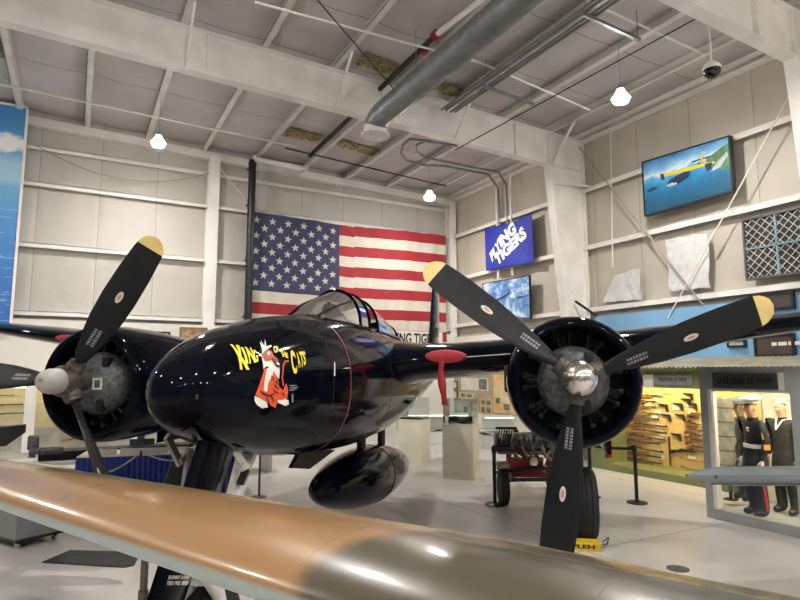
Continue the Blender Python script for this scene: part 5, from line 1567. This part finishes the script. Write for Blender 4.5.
        mb.prism([(-.045, 1.22), (.045, 1.22), (.05, 1.31), (.0, 1.37), (-.05, 1.31)], pth, -.01, .012)
        mb.build('chevron', m_gold, root)
        mb = MB(); mb.prism([(-.04, 1.06), (.05, 1.06), (.05, 1.14), (-.04, 1.14)], lambda a, c, d: (-.01 + a, .318 + d, c), -.012, .01); mb.build('service_stripe', m_gold, root)
        mb = MB(); mb.loft([[(x - .018, y, z), (x + .018, y, z), (x + .018, y + .008, z), (x - .018, y + .008, z)] for x, y, z in ((0, .208, .86), (.01, .206, .68), (.02, .200, .50), (0, .206, .30), (-.02, .207, .12))]); mb.build('trouser_stripe', m_stripe, root)
        mb = MB(); mb.lathe([(-.02, .082), (.035, .075)], (-.005, 0, 1.50), (.05, 0, 1), n=24, cap=False); mb.build('collar', m_dress, root)
    return root
mannequin('mannequin in dark dress coat with white belt and red-striped blue trousers', at(756, 470, 0, 9.55).xy.to_3d() + Vector((0, 0, .09)), R(150), 'marine').scale = (1.05, 1.05, 1.0)
mannequin('sailor mannequin in dark coat and round white cap, right in the uniforms case', at(786, 470, 0, 10.1).xy.to_3d() + Vector((0, 0, .09)), R(165), 'sailor')
mannequin('mannequin in dark coat and white cap behind the one with the red trouser stripe', at(744, 470, 0, 10.5).xy.to_3d() + Vector((0, 0, .09)), R(150), 'officer').scale = (.97, .97, .96)
# pale cloth hanging at the left of the case
m_cloth = mat('beige_canvas', '#f0e6d0', .8, var=.12, scale=6)
cb = at(729, 450, 0, 10.35); CXb, CYb = 10.35, cb.y + .02
mb = MB(); rings = []
for k in range(33):
    z = .45 + 1.42 * k / 32; w = .17 + .02 * math.sin(k * .9) - .04 * max(0, (k - 26) / 6)
    rings.append([(CXb + .10 * math.cos(a) + .012 * math.sin(5 * a + k), CYb + w * .85 * math.sin(a), z + .015 * math.sin(3 * a)) for a in [2 * PI * j / 24 for j in range(24)]])
mb.loft(rings); t = thing('canvas_bundle', 'tall pale beige canvas bundle hanging at the left inside the uniforms case', 'bundle', (CXb, CYb, .09))
mb.build('canvas', m_cloth, t, world=True)
mb = MB()
for z in (.7, .95, 1.2, 1.45, 1.7): mb.lathe([(-.012, .155), (.012, .155)], (CXb, CYb, z), (0, 0, 1), n=24, cap=False, sx=1.0)
mb.build('strap', mat('canvas_strap', '#8d8168', .7), t, world=True)
MB().tube([(CXb, CYb, .09), (CXb, CYb, .5)], .03, n=10).tube([(CXb, CYb, .09), (CXb, CYb, .11)], .12, n=20).build('stand', m_dark, t, world=True)
# ================================================================== things on the floor
m_ped = mat('cream_pedestal', '#e2dcc8', .45, var=.03); m_black = mat('black_steel', '#141416', .45); m_belt = mat('black_webbing', '#17171a', .7)
m_acr = glass('acrylic_cover', '#eef2f0', .05); m_fab = mat('dark_blue_cloth', '#2a2c3c', .8, var=.2)
def pedestal(lab, loc, rz, w, d, h, item):
    t = thing('display_pedestal', lab, 'pedestal', loc, rz)
    MB().span((-w / 2, -d / 2, .0), (w / 2, d / 2, h), bev=.012).build('plinth', m_ped, t)
    mb = MB()
    for a in (-w / 2 + .06, w / 2 - .06): mb.span((a - .006, -d / 2 - .006, .06), (a + .006, -d / 2, h - .10))
    mb.span((-w / 2 - .01, -d / 2 - .01, .0), (w / 2 + .01, d / 2 + .01, .035)).span((-w / 2 - .012, -d / 2 - .012, h - .03), (w / 2 + .012, d / 2 + .012, h))
    mb.build('moulding', m_ped, t)
    mb = MB()
    x_, y_ = w / 2 - .02, d / 2 - .02
    mb.add([(-x_, -y_, h), (x_, -y_, h), (x_, y_, h), (-x_, y_, h), (-x_, -y_, h + .55), (x_, -y_, h + .55), (x_, y_, h + .55), (-x_, y_, h + .55)], [(0, 1, 5, 4), (1, 2, 6, 5), (2, 3, 7, 6), (3, 0, 4, 7), (4, 5, 6, 7)])
    mb.build('acrylic_cover', m_acr, t, smooth=False)
    return t
a, c = at(442, 479, 2, 0), at(473, 481, 2, 0)
rzp = math.atan2((c - a).y, (c - a).x)
cen = (a + c) / 2 + Vector((-math.sin(rzp), math.cos(rzp), 0)) * .35
pedestal('cream display pedestal with clear cover and folded dark cloth, right of the drop tank', (cen.x, cen.y, 0), rzp, .70, .60, 1.19, 1)
mb = MB(); rnd = random.Random(3)
for k in range(4):
    mb.loft([[( (-.26 + .52 * i / 10), (.16 - .02 * k) * math.cos(aa) + .02 * math.sin(i * 1.3 + k), 1.165 + .03 * k + (.022) * math.sin(aa) + .012 * math.sin(i * .9 + k * 2)) for aa in [2 * PI * j / 10 for j in range(10)]] for i in range(11)])
o = mb.build('folded_jacket', m_fab); o.rotation_euler = (0, 0, rzp); o.location = (cen.x, cen.y, 1.193)
tag(o, 'folded dark blue jacket lying under the clear cover of the cream pedestal', 'jacket')
a, c = at(397, 463, 2, 0), at(421, 465, 2, 0); rz2 = math.atan2((c - a).y, (c - a).x)
cen = (a + c) / 2 + Vector((-math.sin(rz2), math.cos(rz2), 0)) * .32
pedestal('cream display pedestal behind the drop tank, farther of two', (cen.x, cen.y, 0), rz2, .66, .55, 1.12, 0)

# stanchions
def stanchion(x, y, lab):
    p = at(x, y, 2, 0)
    t = thing('stanchion', lab, 'stanchion', (p.x, p.y, 0))
    MB().lathe([(0, .18), (.015, .18), (.03, .15), (.045, .04)], n=32).build('base', m_black, t)
    MB().tube([(0, 0, .03), (0, 0, .96)], .033, n=16).build('post', m_black, t)
    MB().lathe([(.90, .04), (.91, .045), (1.0, .045), (1.02, .04)], n=16).build('belt_head', m_black, t)
    return p
s1 = stanchion(495, 505, 'black belt stanchion beside the small wheel, left of the red engine stand')
s2 = stanchion(637, 503, 'black belt stanchion before the weapons case')
s3 = stanchion(508, 478, 'black belt stanchion behind the small wheel, farther back')
s4 = at(560, 500, 2, 0)
def belt(a, c, lab, sagv=.02):
    pts = [a.lerp(c, i / 10) + Vector((0, 0, .955 - sagv * 4 * (i / 10) * (1 - i / 10))) for i in range(11)]
    d = (c - a).normalized()
    mb = MB(); mb.loft([[p + Vector((0, 0, -.025)), p + Vector((0, 0, .025)), p + Vector((-d.y, d.x, 0)) * .004 + Vector((0, 0, .025)), p + Vector((-d.y, d.x, 0)) * .004 + Vector((0, 0, -.025))] for p in pts])
    tag(mb.build('barrier_belt', m_belt), lab, 'belt')
e1 = at(553, 503, 2, 0)
belt(s1, e1, 'black barrier belt stretched from the left stanchion before the red engine stand')
belt(s1, s3, 'black barrier belt slung between the two left stanchions', .12)
e2 = at(591, 497, 2, 0)
belt(s2, e2, 'black barrier belt running left from the stanchion by the weapons case')
stanchion(591, 497, 'black belt stanchion behind the port main wheel')
mb = MB(); pr = e2 + (s2 - e2) * .36 + Vector((.0, -.08, 0))
mb.loft([[pr + _R * a * (1 - .05 * k) + Vector((.01 * math.sin(k), 0, 1.06 - .075 * k)) for a in (-.075, .075)] for k in range(5)], closed=False, cap0=False, cap1=False)
o = mb.build('red_streamer', m_cover); sm = o.modifiers.new('t', 'SOLIDIFY'); sm.thickness = .006
tag(o, 'red warning streamer hanging at the barrier belt beside the port engine cowling', 'streamer')

# engine stand: red tubular trolley with an aero engine
m_rust = mat('worn_red_frame', '#8c2426', .45, var=.15); m_engg = mat('engine_grey', '#8d8b84', .45, .4, var=.2, scale=10); m_fender = mat('worn_tan_mudguard', '#a08673', .6, var=.15, scale=6)
ec = at(507, 498, 2, 0) + _R * .25
erz = math.atan2(_R.y, _R.x)
es = thing('engine_stand', 'red wheeled stand carrying a grey aero engine behind the port propeller', 'engine stand', (ec.x, ec.y, 0), erz)
mb = MB()
for y in (-.35, .45): mb.tube([(-.35, y, .48), (.85, y, .48)], .045, n=10)
for x in (-.3, .3, .8): mb.tube([(x, -.4, .48), (x, .5, .48)], .04, n=10)
for x in (-.15, .65):
    mb.tube([(x, -.35, .5), (x + .1, -.05, 1.25)], .035, n=8).tube([(x, .45, .5), (x + .1, .1, 1.25)], .035, n=8)
mb.bar((-.1, -.42, .9), (.45, -.42, .55), .05, .08).span((-.3, -.42, .52), (.35, -.36, .80))
mb.build('frame', m_rust, es)
mb = MB().tube([(-.45, -.62, .42), (-.2, -.5, .42), (.85, -.45, .42)], .035, n=10).tube([(-.40, -.6, .58), (.5, -.45, .62)], .03, n=8).tube([(-.4, .3, .42), (.78, .75, .32)], .03, n=8)
mb.build('axle', m_black, es)
mb = MB().lathe([(-.55, .12), (-.5, .2), (.4, .22), (.5, .16), (.6, .1)], (.10, 0, 1.0), (1, 0, 0), n=20)
for k in range(5):
    x = -.25 + .18 * k
    mb.box((x, -.28, 1.14), (.13, .2, .16), bev=.02)
    mb.tube([(x, -.36, 1.1), (x + .02, -.48, 1.0), (x + .1, -.46, .82), (x + .2, -.4, .76)], .035, n=8)
mb.lathe([(-.6, .16), (-.57, .18), (-.5, .14)], (.15, 0, 1.05), (1, 0, 0), n=20)
mb.build('aero_engine', m_engg, es)
mb = MB()
for k in range(6): mb.bar((-.42 + .045 * k, -.4, 1.32), (-.5 + .045 * k, -.46, 1.02), .012, .02)
mb.span((-.55, -.45, .98), (-.15, -.38, 1.02)).span((-.5, -.42, 1.3), (-.12, -.36, 1.34))
mb.build('radiator_grille', m_cyl, es)
for x, y in ((-.42, -.62), (.78, .75)):
    mb = MB(); pr = [(-.07, .20), (-.075, .27), (-.05, .315), (.05, .315), (.075, .27), (.07, .20)]
    mb.lathe(pr, (x, y, .315), (1, 0, 0), n=32); w = mb.build('wheel', m_tyre, es)
    MB().lathe([(-.06, .20), (-.02, .17), (-.02, .05), (.03, .05), (.03, .17), (.06, .20)], (x, y, .315), (1, 0, 0), n=24).build('rim', m_rust, w)
    MB().box((x, y, .70), (.19, .30, .09), bev=.02).tube([(x + .12, y + .05, .7), (x + .14, y + .05, .42)], .02, n=6).build('mudguard', m_fender, es)
mb = MB().lathe([(0, .09), (.03, .10), (.05, .08), (.055, .03)], (.15, -.47, .74), (.1, -1, .1), n=18); mb.build('pulley', m_chrome, es)
mb = MB(); 
for k in range(3): mb.tube([(-.1 + .12 * k, -.42, 1.0), (-.02 + .12 * k, -.50, .86), (.12 + .1 * k, -.46, .66)], .022, n=8)
mb.build('hose', m_red, es)

# ---- display counters and posters behind the wing, right of centre
m_case_w = mat('white_counter', '#d3d6d2', .4, var=.04); m_model = mat('silver_model', '#b7bcbe', .3, .6, var=.08)
def counter(lab, x0, x1, yb, depth, h, contents):
    a, c = at(x0, yb, 2, 0), at(x1, yb, 2, 0)
    rz = math.atan2((c - a).y, (c - a).x); L = (c - a).length
    cen = (a + c) / 2 + Vector((-math.sin(rz), math.cos(rz), 0)) * depth / 2
    t = thing('glass_counter', lab, 'display case', (cen.x, cen.y, 0), rz)
    MB().span((-L / 2, -depth / 2, 0), (L / 2, depth / 2, .42)).span((-L / 2, -depth / 2, h - .04), (L / 2, depth / 2, h)).span((-L / 2, depth / 2 - .03, .42), (L / 2, depth / 2, h - .04)).build('counter_body', m_case_w, t, smooth=False)
    MB().add([(-L / 2, -depth / 2, .42), (L / 2, -depth / 2, .42), (L / 2, -depth / 2, h - .04), (-L / 2, -depth / 2, h - .04)], [(0, 1, 2, 3)]).build('glass_front', m_cglass, t, smooth=False)
    MB().span((-L / 2 + .05, -depth / 2 + .03, h - .065), (L / 2 - .05, -depth / 2 + .07, h - .042)).build('lamp_strip', m_ledw, t)
    return t, cen, rz, L
def model_plane(lab, pos, rz, sc_, m):
    t = thing('model_aircraft', lab, 'model', pos, rz)
    MB().lathe([(-.5, .01), (-.4, .04), (-.1, .075), (.25, .07), (.45, .04), (.5, .01)], (0, 0, .09), (1, 0, 0), n=14).build('fuselage', m, t)
    mb = MB(); mb.prism([(.15, -.6), (-.02, -.6), (-.08, 0), (-.02, .6), (.15, .6), (.22, 0)], lambda a, c, d: (a, c, .07 + d), -.012, .012); mb.prism([(-.38, -.2), (-.47, -.2), (-.48, .2), (-.38, .2)], lambda a, c, d: (a, c, .10 + d), -.006, .006); mb.prism([(-.36, .1), (-.48, .1), (-.5, .28), (-.43, .28)], lambda a, c, d: (a, d, c), -.006, .006)
    mb.build('wing', m, t)
    MB().tube([(0, 0, 0), (0, 0, .06)], .02, n=8).tube([(0, 0, 0), (0, 0, .01)], .12, n=16).build('stand', m_dark, t)
    t.scale = (sc_, sc_, sc_)
    return t
_, cen, rz, L = counter('long lit glass counter with a silver model, right of the cream pedestal', 484, 516, 449, .5, .98, 1)
model_plane('silver model aircraft in the glass counter right of the cream pedestal', cen + Vector((math.cos(rz), math.sin(rz), 0)) * (-.45) + Vector((0, 0, .42)), rz + .2, 1.0, m_model)
_, cen, rz, L = counter('lit glass counter behind the two cream pedestals', 396, 470, 445, .6, .98, 1)
model_plane('silver model aircraft in the glass counter between the cream pedestals', cen + Vector((math.cos(rz), math.sin(rz), 0)) * .2 + Vector((0, 0, .42)), rz + 2.8, .8, m_model)
pw = mat('poster_white', '#dcd8cc', .5, color2='#c9c6bc', scale=4); py_ = mat('poster_map', '#d9a85a', .5, color2='#dccfa4', scale=3); pc = mat('poster_tan', '#cdbf93', .5, color2='#b9a97c', scale=3); pg = mat('poster_grey', '#9aa09b', .5, color2='#c4c6bd', scale=4)
pd = mat('photo_dark', '#4a4640', .5, color2='#8b857a', scale=12)
def wall_poster(lab, x0, y0, x1, y1, m, photos=(), X=12.27, fm=None):
    a, c = at(x0, y0, 0, X), at(x1, y1, 0, X)
    z0, z1 = c.z, a.z
    t = thing('wall_poster', lab, 'poster', (X, (a.y + c.y) / 2, z0))
    MB().span((X, c.y, z0), (X + .025, a.y, z1)).build('sheet', m, t, world=True, smooth=False)
    if photos:
        for (u0, v0, u1, v1) in photos: MB().span((X - .006, a.y + (c.y - a.y) * u1, z1 + (z0 - z1) * v1), (X - .001, a.y + (c.y - a.y) * u0, z1 + (z0 - z1) * v0)).build('photo', pd, t, world=True, smooth=False)
    if fm:
        mb = MB(); w = .04
        for u, v in (((c.y - w, z0 - w), (a.y + w, z0)), ((c.y - w, z1), (a.y + w, z1 + w)), ((a.y, z0), (a.y + w, z1)), ((c.y - w, z0), (c.y, z1))): mb.span((X - .02, u[0], u[1]), (X + .03, v[0], v[1]))
        mb.build('frame', fm, t, world=True, smooth=False)
    return t
m_wallt = mat('tan_display_wall', '#a89c80', .6, var=.1, scale=2)
struct('wall_right_display', MB().span((12.285, 12.5, .95), (12.30, 18.3, 2.45)), m_wallt, smooth=False)
wall_poster('white poster with dark photos at its right edge, under the wing', 461, 378, 488, 391, pw, ((.68, .05, .97, .9),))
wall_poster('tall orange and cream map poster beside the engine cowling', 493, 375, 517, 415, py_, ((.1, .6, .3, .75), (.45, .75, .7, .9)))
wall_poster('tan poster with four small photos left of the map poster', 480, 398, 492, 415, pc, ((.1, .12, .42, .4), (.56, .12, .9, .4), (.1, .55, .42, .9), (.56, .55, .9, .9)))
wall_poster('small tan poster with dark photos below the white poster', 459, 392, 474, 399, pc, ((.15, .2, .4, .8), (.55, .3, .85, .8)))
wall_poster('pale small framed print above the clear cover of the pedestal, upper of two', 450, 382, 457, 388, pw, (), fm=m_dark)
wall_poster('pale small framed print above the clear cover of the pedestal, lower of two', 450, 391, 457, 398, pw, (), fm=m_dark)
wall_poster('large grey framed picture behind the clear cover of the pedestal', 454, 401, 470, 419, pg, ((.62, .3, .85, .85),), fm=m_gfr)
wall_poster('white notice with small dark print between the grey picture and the tan poster', 473, 404, 478, 418, pw, ((.3, .3, .6, .5),))
wall_poster('small grey poster behind the red streamer', 441, 384, 447, 402, pg, ((.2, .2, .7, .5),))

# ---- left side: skirted tables, rope, model ship, rifle display, cabinet, mat
m_skirt = mat('blue_table_skirt', '#243a8c', .75, var=.1, scale=4); m_rope = mat('white_rope', '#c9c5bb', .7); m_top = mat('cream_table_top', '#d3c8ab', .5, var=.05)
def skirted(lab, x0, y0, x1, y1, h, dep, trim_m):
    a, c = at(x0, y0, 2, h), at(x1, y1, 2, h); a.z = c.z = 0
    rz = math.atan2((c - a).y, (c - a).x); L = (c - a).length
    cen = (a + c) / 2 + Vector((-math.sin(rz), math.cos(rz), 0)) * dep / 2
    t = thing('skirted_table', lab, 'table', (cen.x, cen.y, 0), rz)
    MB().span((-L / 2, -dep / 2, h - .05), (L / 2, dep / 2, h), bev=.008).build('table_top', m_top, t)
    n = 120; bt, tp = [], []
    for k in range(n + 1):
        x = -L / 2 + L * k / n
        bt.append((x, -dep / 2 - .012 - .018 * math.sin(k * 1.6), .02)); tp.append((x, -dep / 2 - .008 - .004 * math.sin(k * 1.6), h - .02))
    mb = MB().loft([bt, tp], closed=False, cap0=False, cap1=False)
    for s in (-1, 1): mb.span((s * L / 2 - .006, -dep / 2, .02), (s * L / 2 + .006, dep / 2, h - .02))
    mb.build('skirt', m_skirt, t)
    MB().span((-L / 2 + .1, dep / 2 - .1, 0), (-L / 2 + .16, dep / 2 - .04, h - .05)).span((L / 2 - .16, dep / 2 - .1, 0), (L / 2 - .1, dep / 2 - .04, h - .05)).build('leg', m_black, t)
    return t, cen, rz, L
t1, tcen, trz, tL = skirted('long table with royal blue skirt behind the far engine, below the black ship model', 76, 457, 240, 451, .82, .9, None)
ex = Vector((math.cos(trz), math.sin(trz), 0)); ey = Vector((-ex.y, ex.x, 0))
# booklets standing on the table
for k in range(6):
    o = MB().box((0, 0, 0), (.34 + .05 * (k % 3), .02, .11), M=Matrix.Rotation(R(-25), 3, 'X')).build('caption_stand', pw if k % 2 else pg)
    o.location = tcen + ex * (-.95 + .42 * k) - ey * .3 + Vector((0, 0, .815)); o.rotation_euler = (0, 0, trz)
    tag(o, 'pale caption board propped along the back of the blue skirted table', 'caption board', 'caption boards on the blue skirted table')
# rope swag on two posts
mb = MB(); a = at(103, 474, 1, tcen.y - .85); c = at(141, 452, 1, tcen.y - .85); e = at(190, 459, 1, tcen.y - .85)
pts = [a.lerp(c, k / 8) - Vector((0, 0, .05 * math.sin(PI * k / 8))) for k in range(9)] + [c.lerp(e, k / 8) - Vector((0, 0, .08 * math.sin(PI * k / 8))) for k in range(1, 9)]
t = thing('rope_barrier', 'white rope slung before the blue table skirt', 'rope', (c.x, c.y, 0))
MB().tube(pts, .014, n=8).build('rope', m_rope, t, world=True)
MB().tube([(c.x, c.y, 0), (c.x, c.y, c.z + .03)], .018, n=10).lathe([(0, .13), (.015, .13), (.03, .03)], (c.x, c.y, 0), n=20).build('post', m_navy2, t, world=True)
# black model ship on a bench behind
bx = at(40, 448, 2, 1.0)
bench = thing('model_bench', 'low white display bench carrying the long black ship model', 'bench', (1.0, 14.2, 0))
MB().span((-3.5, 13.9, .48), (4.2, 14.7, .55)).span((-3.5, 13.95, 0), (-3.4, 14.6, .48)).span((.3, 13.95, 0), (.4, 14.6, .48)).span((4.1, 13.95, 0), (4.2, 14.6, .48)).build('bench_body', m_case_w, bench, world=True, smooth=False)
sh = thing('model_ship', 'long black flat-topped ship model behind the far engine', 'model', (1.35, 14.3, .55))
mb = MB(); rings = []
for x, w in ((-1.9, .12), (-1.5, .2), (0, .24), (1.6, .22), (2.2, .03)): rings.append([(x, -w * .6, 0), (x, w * .6, 0), (x, w, .16), (x, -w, .16)])
mb.loft(rings); mb.build('hull', m_navy2, sh)
mb = MB().span((-2.0, -.27, .16), (2.1, .27, .19))
for k in range(14): mb.span((-1.9 + .29 * k, -.29, .14), (-1.86 + .29 * k, -.26, .2))
mb.build('flight_deck', m_cyl, sh)
MB().span((-.2, .1, .19), (.3, .2, .32)).span((-.05, .12, .32), (.1, .18, .42)).tube([(0, .15, .42), (0, .15, .56)], .01, n=6).build('island', m_case, sh)
# dark boat hull model, left edge
p = at(-20, 447, 1, 11.6)
bo = thing('model_boat', 'dark grey hull-shaped model at the left edge below the far propeller', 'model', (p.x, 11.6, p.z))
mb = MB(); rings = []
for x, w, h in ((-1.2, .22, .30), (-.3, .22, .30), (.35, .15, .31), (.60, .03, .33)): rings.append([(x, -w * .5, .0 if x < .5 else .2), (x, w * .5, .0 if x < .5 else .2), (x, w, h), (x, -w, h)])
mb.loft(rings); mb.build('hull', mat('dark_grey_hull', '#24272b', .5), bo)
mb = MB().box((.72, 0, .03), (.16, .2, .22), bev=.02).box((.72, -.08, -.12), (.10, .12, .16), bev=.01).box((.98, .05, -.12), (.36, .2, .10), bev=.02); mb.build('fitting', m_case, bo)
# grey cabinet on casters, left
m_cab = mat('grey_cabinet', '#7b7d7c', .5, var=.06)
a = at(15, 543, 2, .10); c = at(63, 532, 2, .10); d_ = at(-30, 543, 2, .10)
exx = (c - a).normalized(); eyy = Vector((-exx.y, exx.x, 0))
if eyy.x > 0: eyy = -eyy
cab = thing('display_cabinet', 'grey cabinet on casters with a cream top at the left, below the foreground wing', 'cabinet', (a.x, a.y, 0))
Lc = (c - a).length * 1.05; Wc = 1.3
f = lambda u, v, z: a + exx * u + eyy * v + Vector((0, 0, z - .10))
mb = MB(); mb.prism([(0, 0), (Lc, 0), (Lc, Wc), (0, Wc)], f, .13, .93); mb.build('cabinet_body', m_cab, cab, world=True, smooth=False)
mb = MB(); mb.prism([(-.04, -.04), (Lc + .04, -.04), (Lc + .04, Wc + .04), (-.04, Wc + .04)], f, .93, .97); mb.build('cabinet_top', m_top, cab, world=True, smooth=False)
mb = MB(); mb.prism([(0.0, 0.0), (Lc, 0.0), (Lc, Wc), (0.0, Wc)], f, .09, .13); mb.build('plinth', m_black, cab, world=True, smooth=False)
for (u, v) in ((.08, .1), (Lc - .1, .1), (.1, Wc - .1), (Lc - .1, Wc - .1)):
    o_ = f(u, v, 0); mb = MB().lathe([(-.018, .045), (.018, .045)], o_ + Vector((0, 0, .045)), exx, n=16).box(o_ + Vector((0, 0, .075)), (.05, .05, .03)); mb.build('caster', m_chrome, cab, world=True)
# dark floor mat
P4 = [at(*q_, 2, 0) for q_ in ((42, 563), (70, 551), (141, 553), (134, 566), (124, 568))]
mb = MB(); mb.prism([(p_.x, p_.y) for p_ in P4], lambda u, v, d: (u, v, d), .001, .014)
tag(mb.build('floor_mat', mat('dark_rubber_mat', '#2b2b2c', .45, var=.2, scale=3)), 'dark rubber mat lying on the floor at the lower left', 'mat')
# floor drain
p = at(678, 569, 2, 0); tag(MB().lathe([(0, .13), (.008, .13), (.010, .11)], p, n=24).build('floor_cover', m_case), 'small round dark cover in the floor at the lower right', 'cover')
# lit rifle display on the back partition, left
m_lbk = mat('cream_display_back', '#e6d9ae', .6, var=.05); m_lshelf = mat('pale_grey_shelf', '#c3c0b8', .5)
YD = 17.6
gc = thing('rifle_display', 'lit cream wall case of long guns behind the far propeller', 'display case', (.4, YD + .3, 0))
MB().span((-5, YD + .5, .9), (5, YD + .55, 2.02)).build('back_panel', m_lbk, gc, world=True, smooth=False)
MB().span((-5, YD, 0), (5, YD + .6, .35)).span((-5, YD, 2.0), (5, YD + .6, 2.3)).span((-5, YD + .5, .35), (5, YD + .55, .9)).build('case_body', m_lshelf, gc, world=True, smooth=False)
for x in (-3.4, -.93, 1.55, 4.0): MB().span((x - .12, YD - .02, .35), (x + .12, YD + .05, 2.0)).build('post', m_white, gc, world=True, smooth=False)
MB().span((-4.9, YD + .08, 1.94), (4.9, YD + .16, 1.98)).build('lamp_strip', m_ledw, gc, world=True)
MB().add([(-5, YD + .01, .35), (5, YD + .01, .35), (5, YD + .01, 2.0), (-5, YD + .01, 2.0)], [(0, 1, 2, 3)]).build('glass_front', m_cglass, gc, world=True, smooth=False)
for i, (x0, z, L_) in enumerate([(-2.6, 1.50, 1.5), (-2.5, 1.28, 1.45), (-.3, 1.50, 1.3), (-.35, 1.28, 1.4), (-.2, .62, 1.5), (1.9, 1.5, 1.4), (1.9, 1.2, 1.4), (-2.4, 1.74, 1.1)]):
    o = RIF['o'].copy(); COL.objects.link(o); o.rotation_euler = (0, 0, R(90)); o.scale = (1, L_, L_); o.location = (x0, YD + .44, z)
    tag(o, 'brown long gun in the lit wall case, ' + ('middle one left of the white post', 'lower one left of the white post', 'upper one right of the white post', 'second one right of the white post', 'lowest one right of the white post', 'upper one behind the aircraft', 'lower one behind the aircraft', 'upper one left of the white post')[i], 'gun', 'long guns in the lit wall case')

for x, y, lab in ((259, 497, 'thin dark rope post behind the nose wheel link'), (226, 500, 'thin dark rope post beside the dark nose gear door')):
    p = at(x, y, 2, 0)
    t = thing('rope_post', lab, 'post', (p.x, p.y, 0))
    MB().tube([(0, 0, .01), (0, 0, .80)], .022, n=10).ball((0, 0, .82), .035).build('post', m_pole, t)
    MB().lathe([(0, .14), (.015, .14), (.03, .03)], n=24).build('base', m_pole, t)
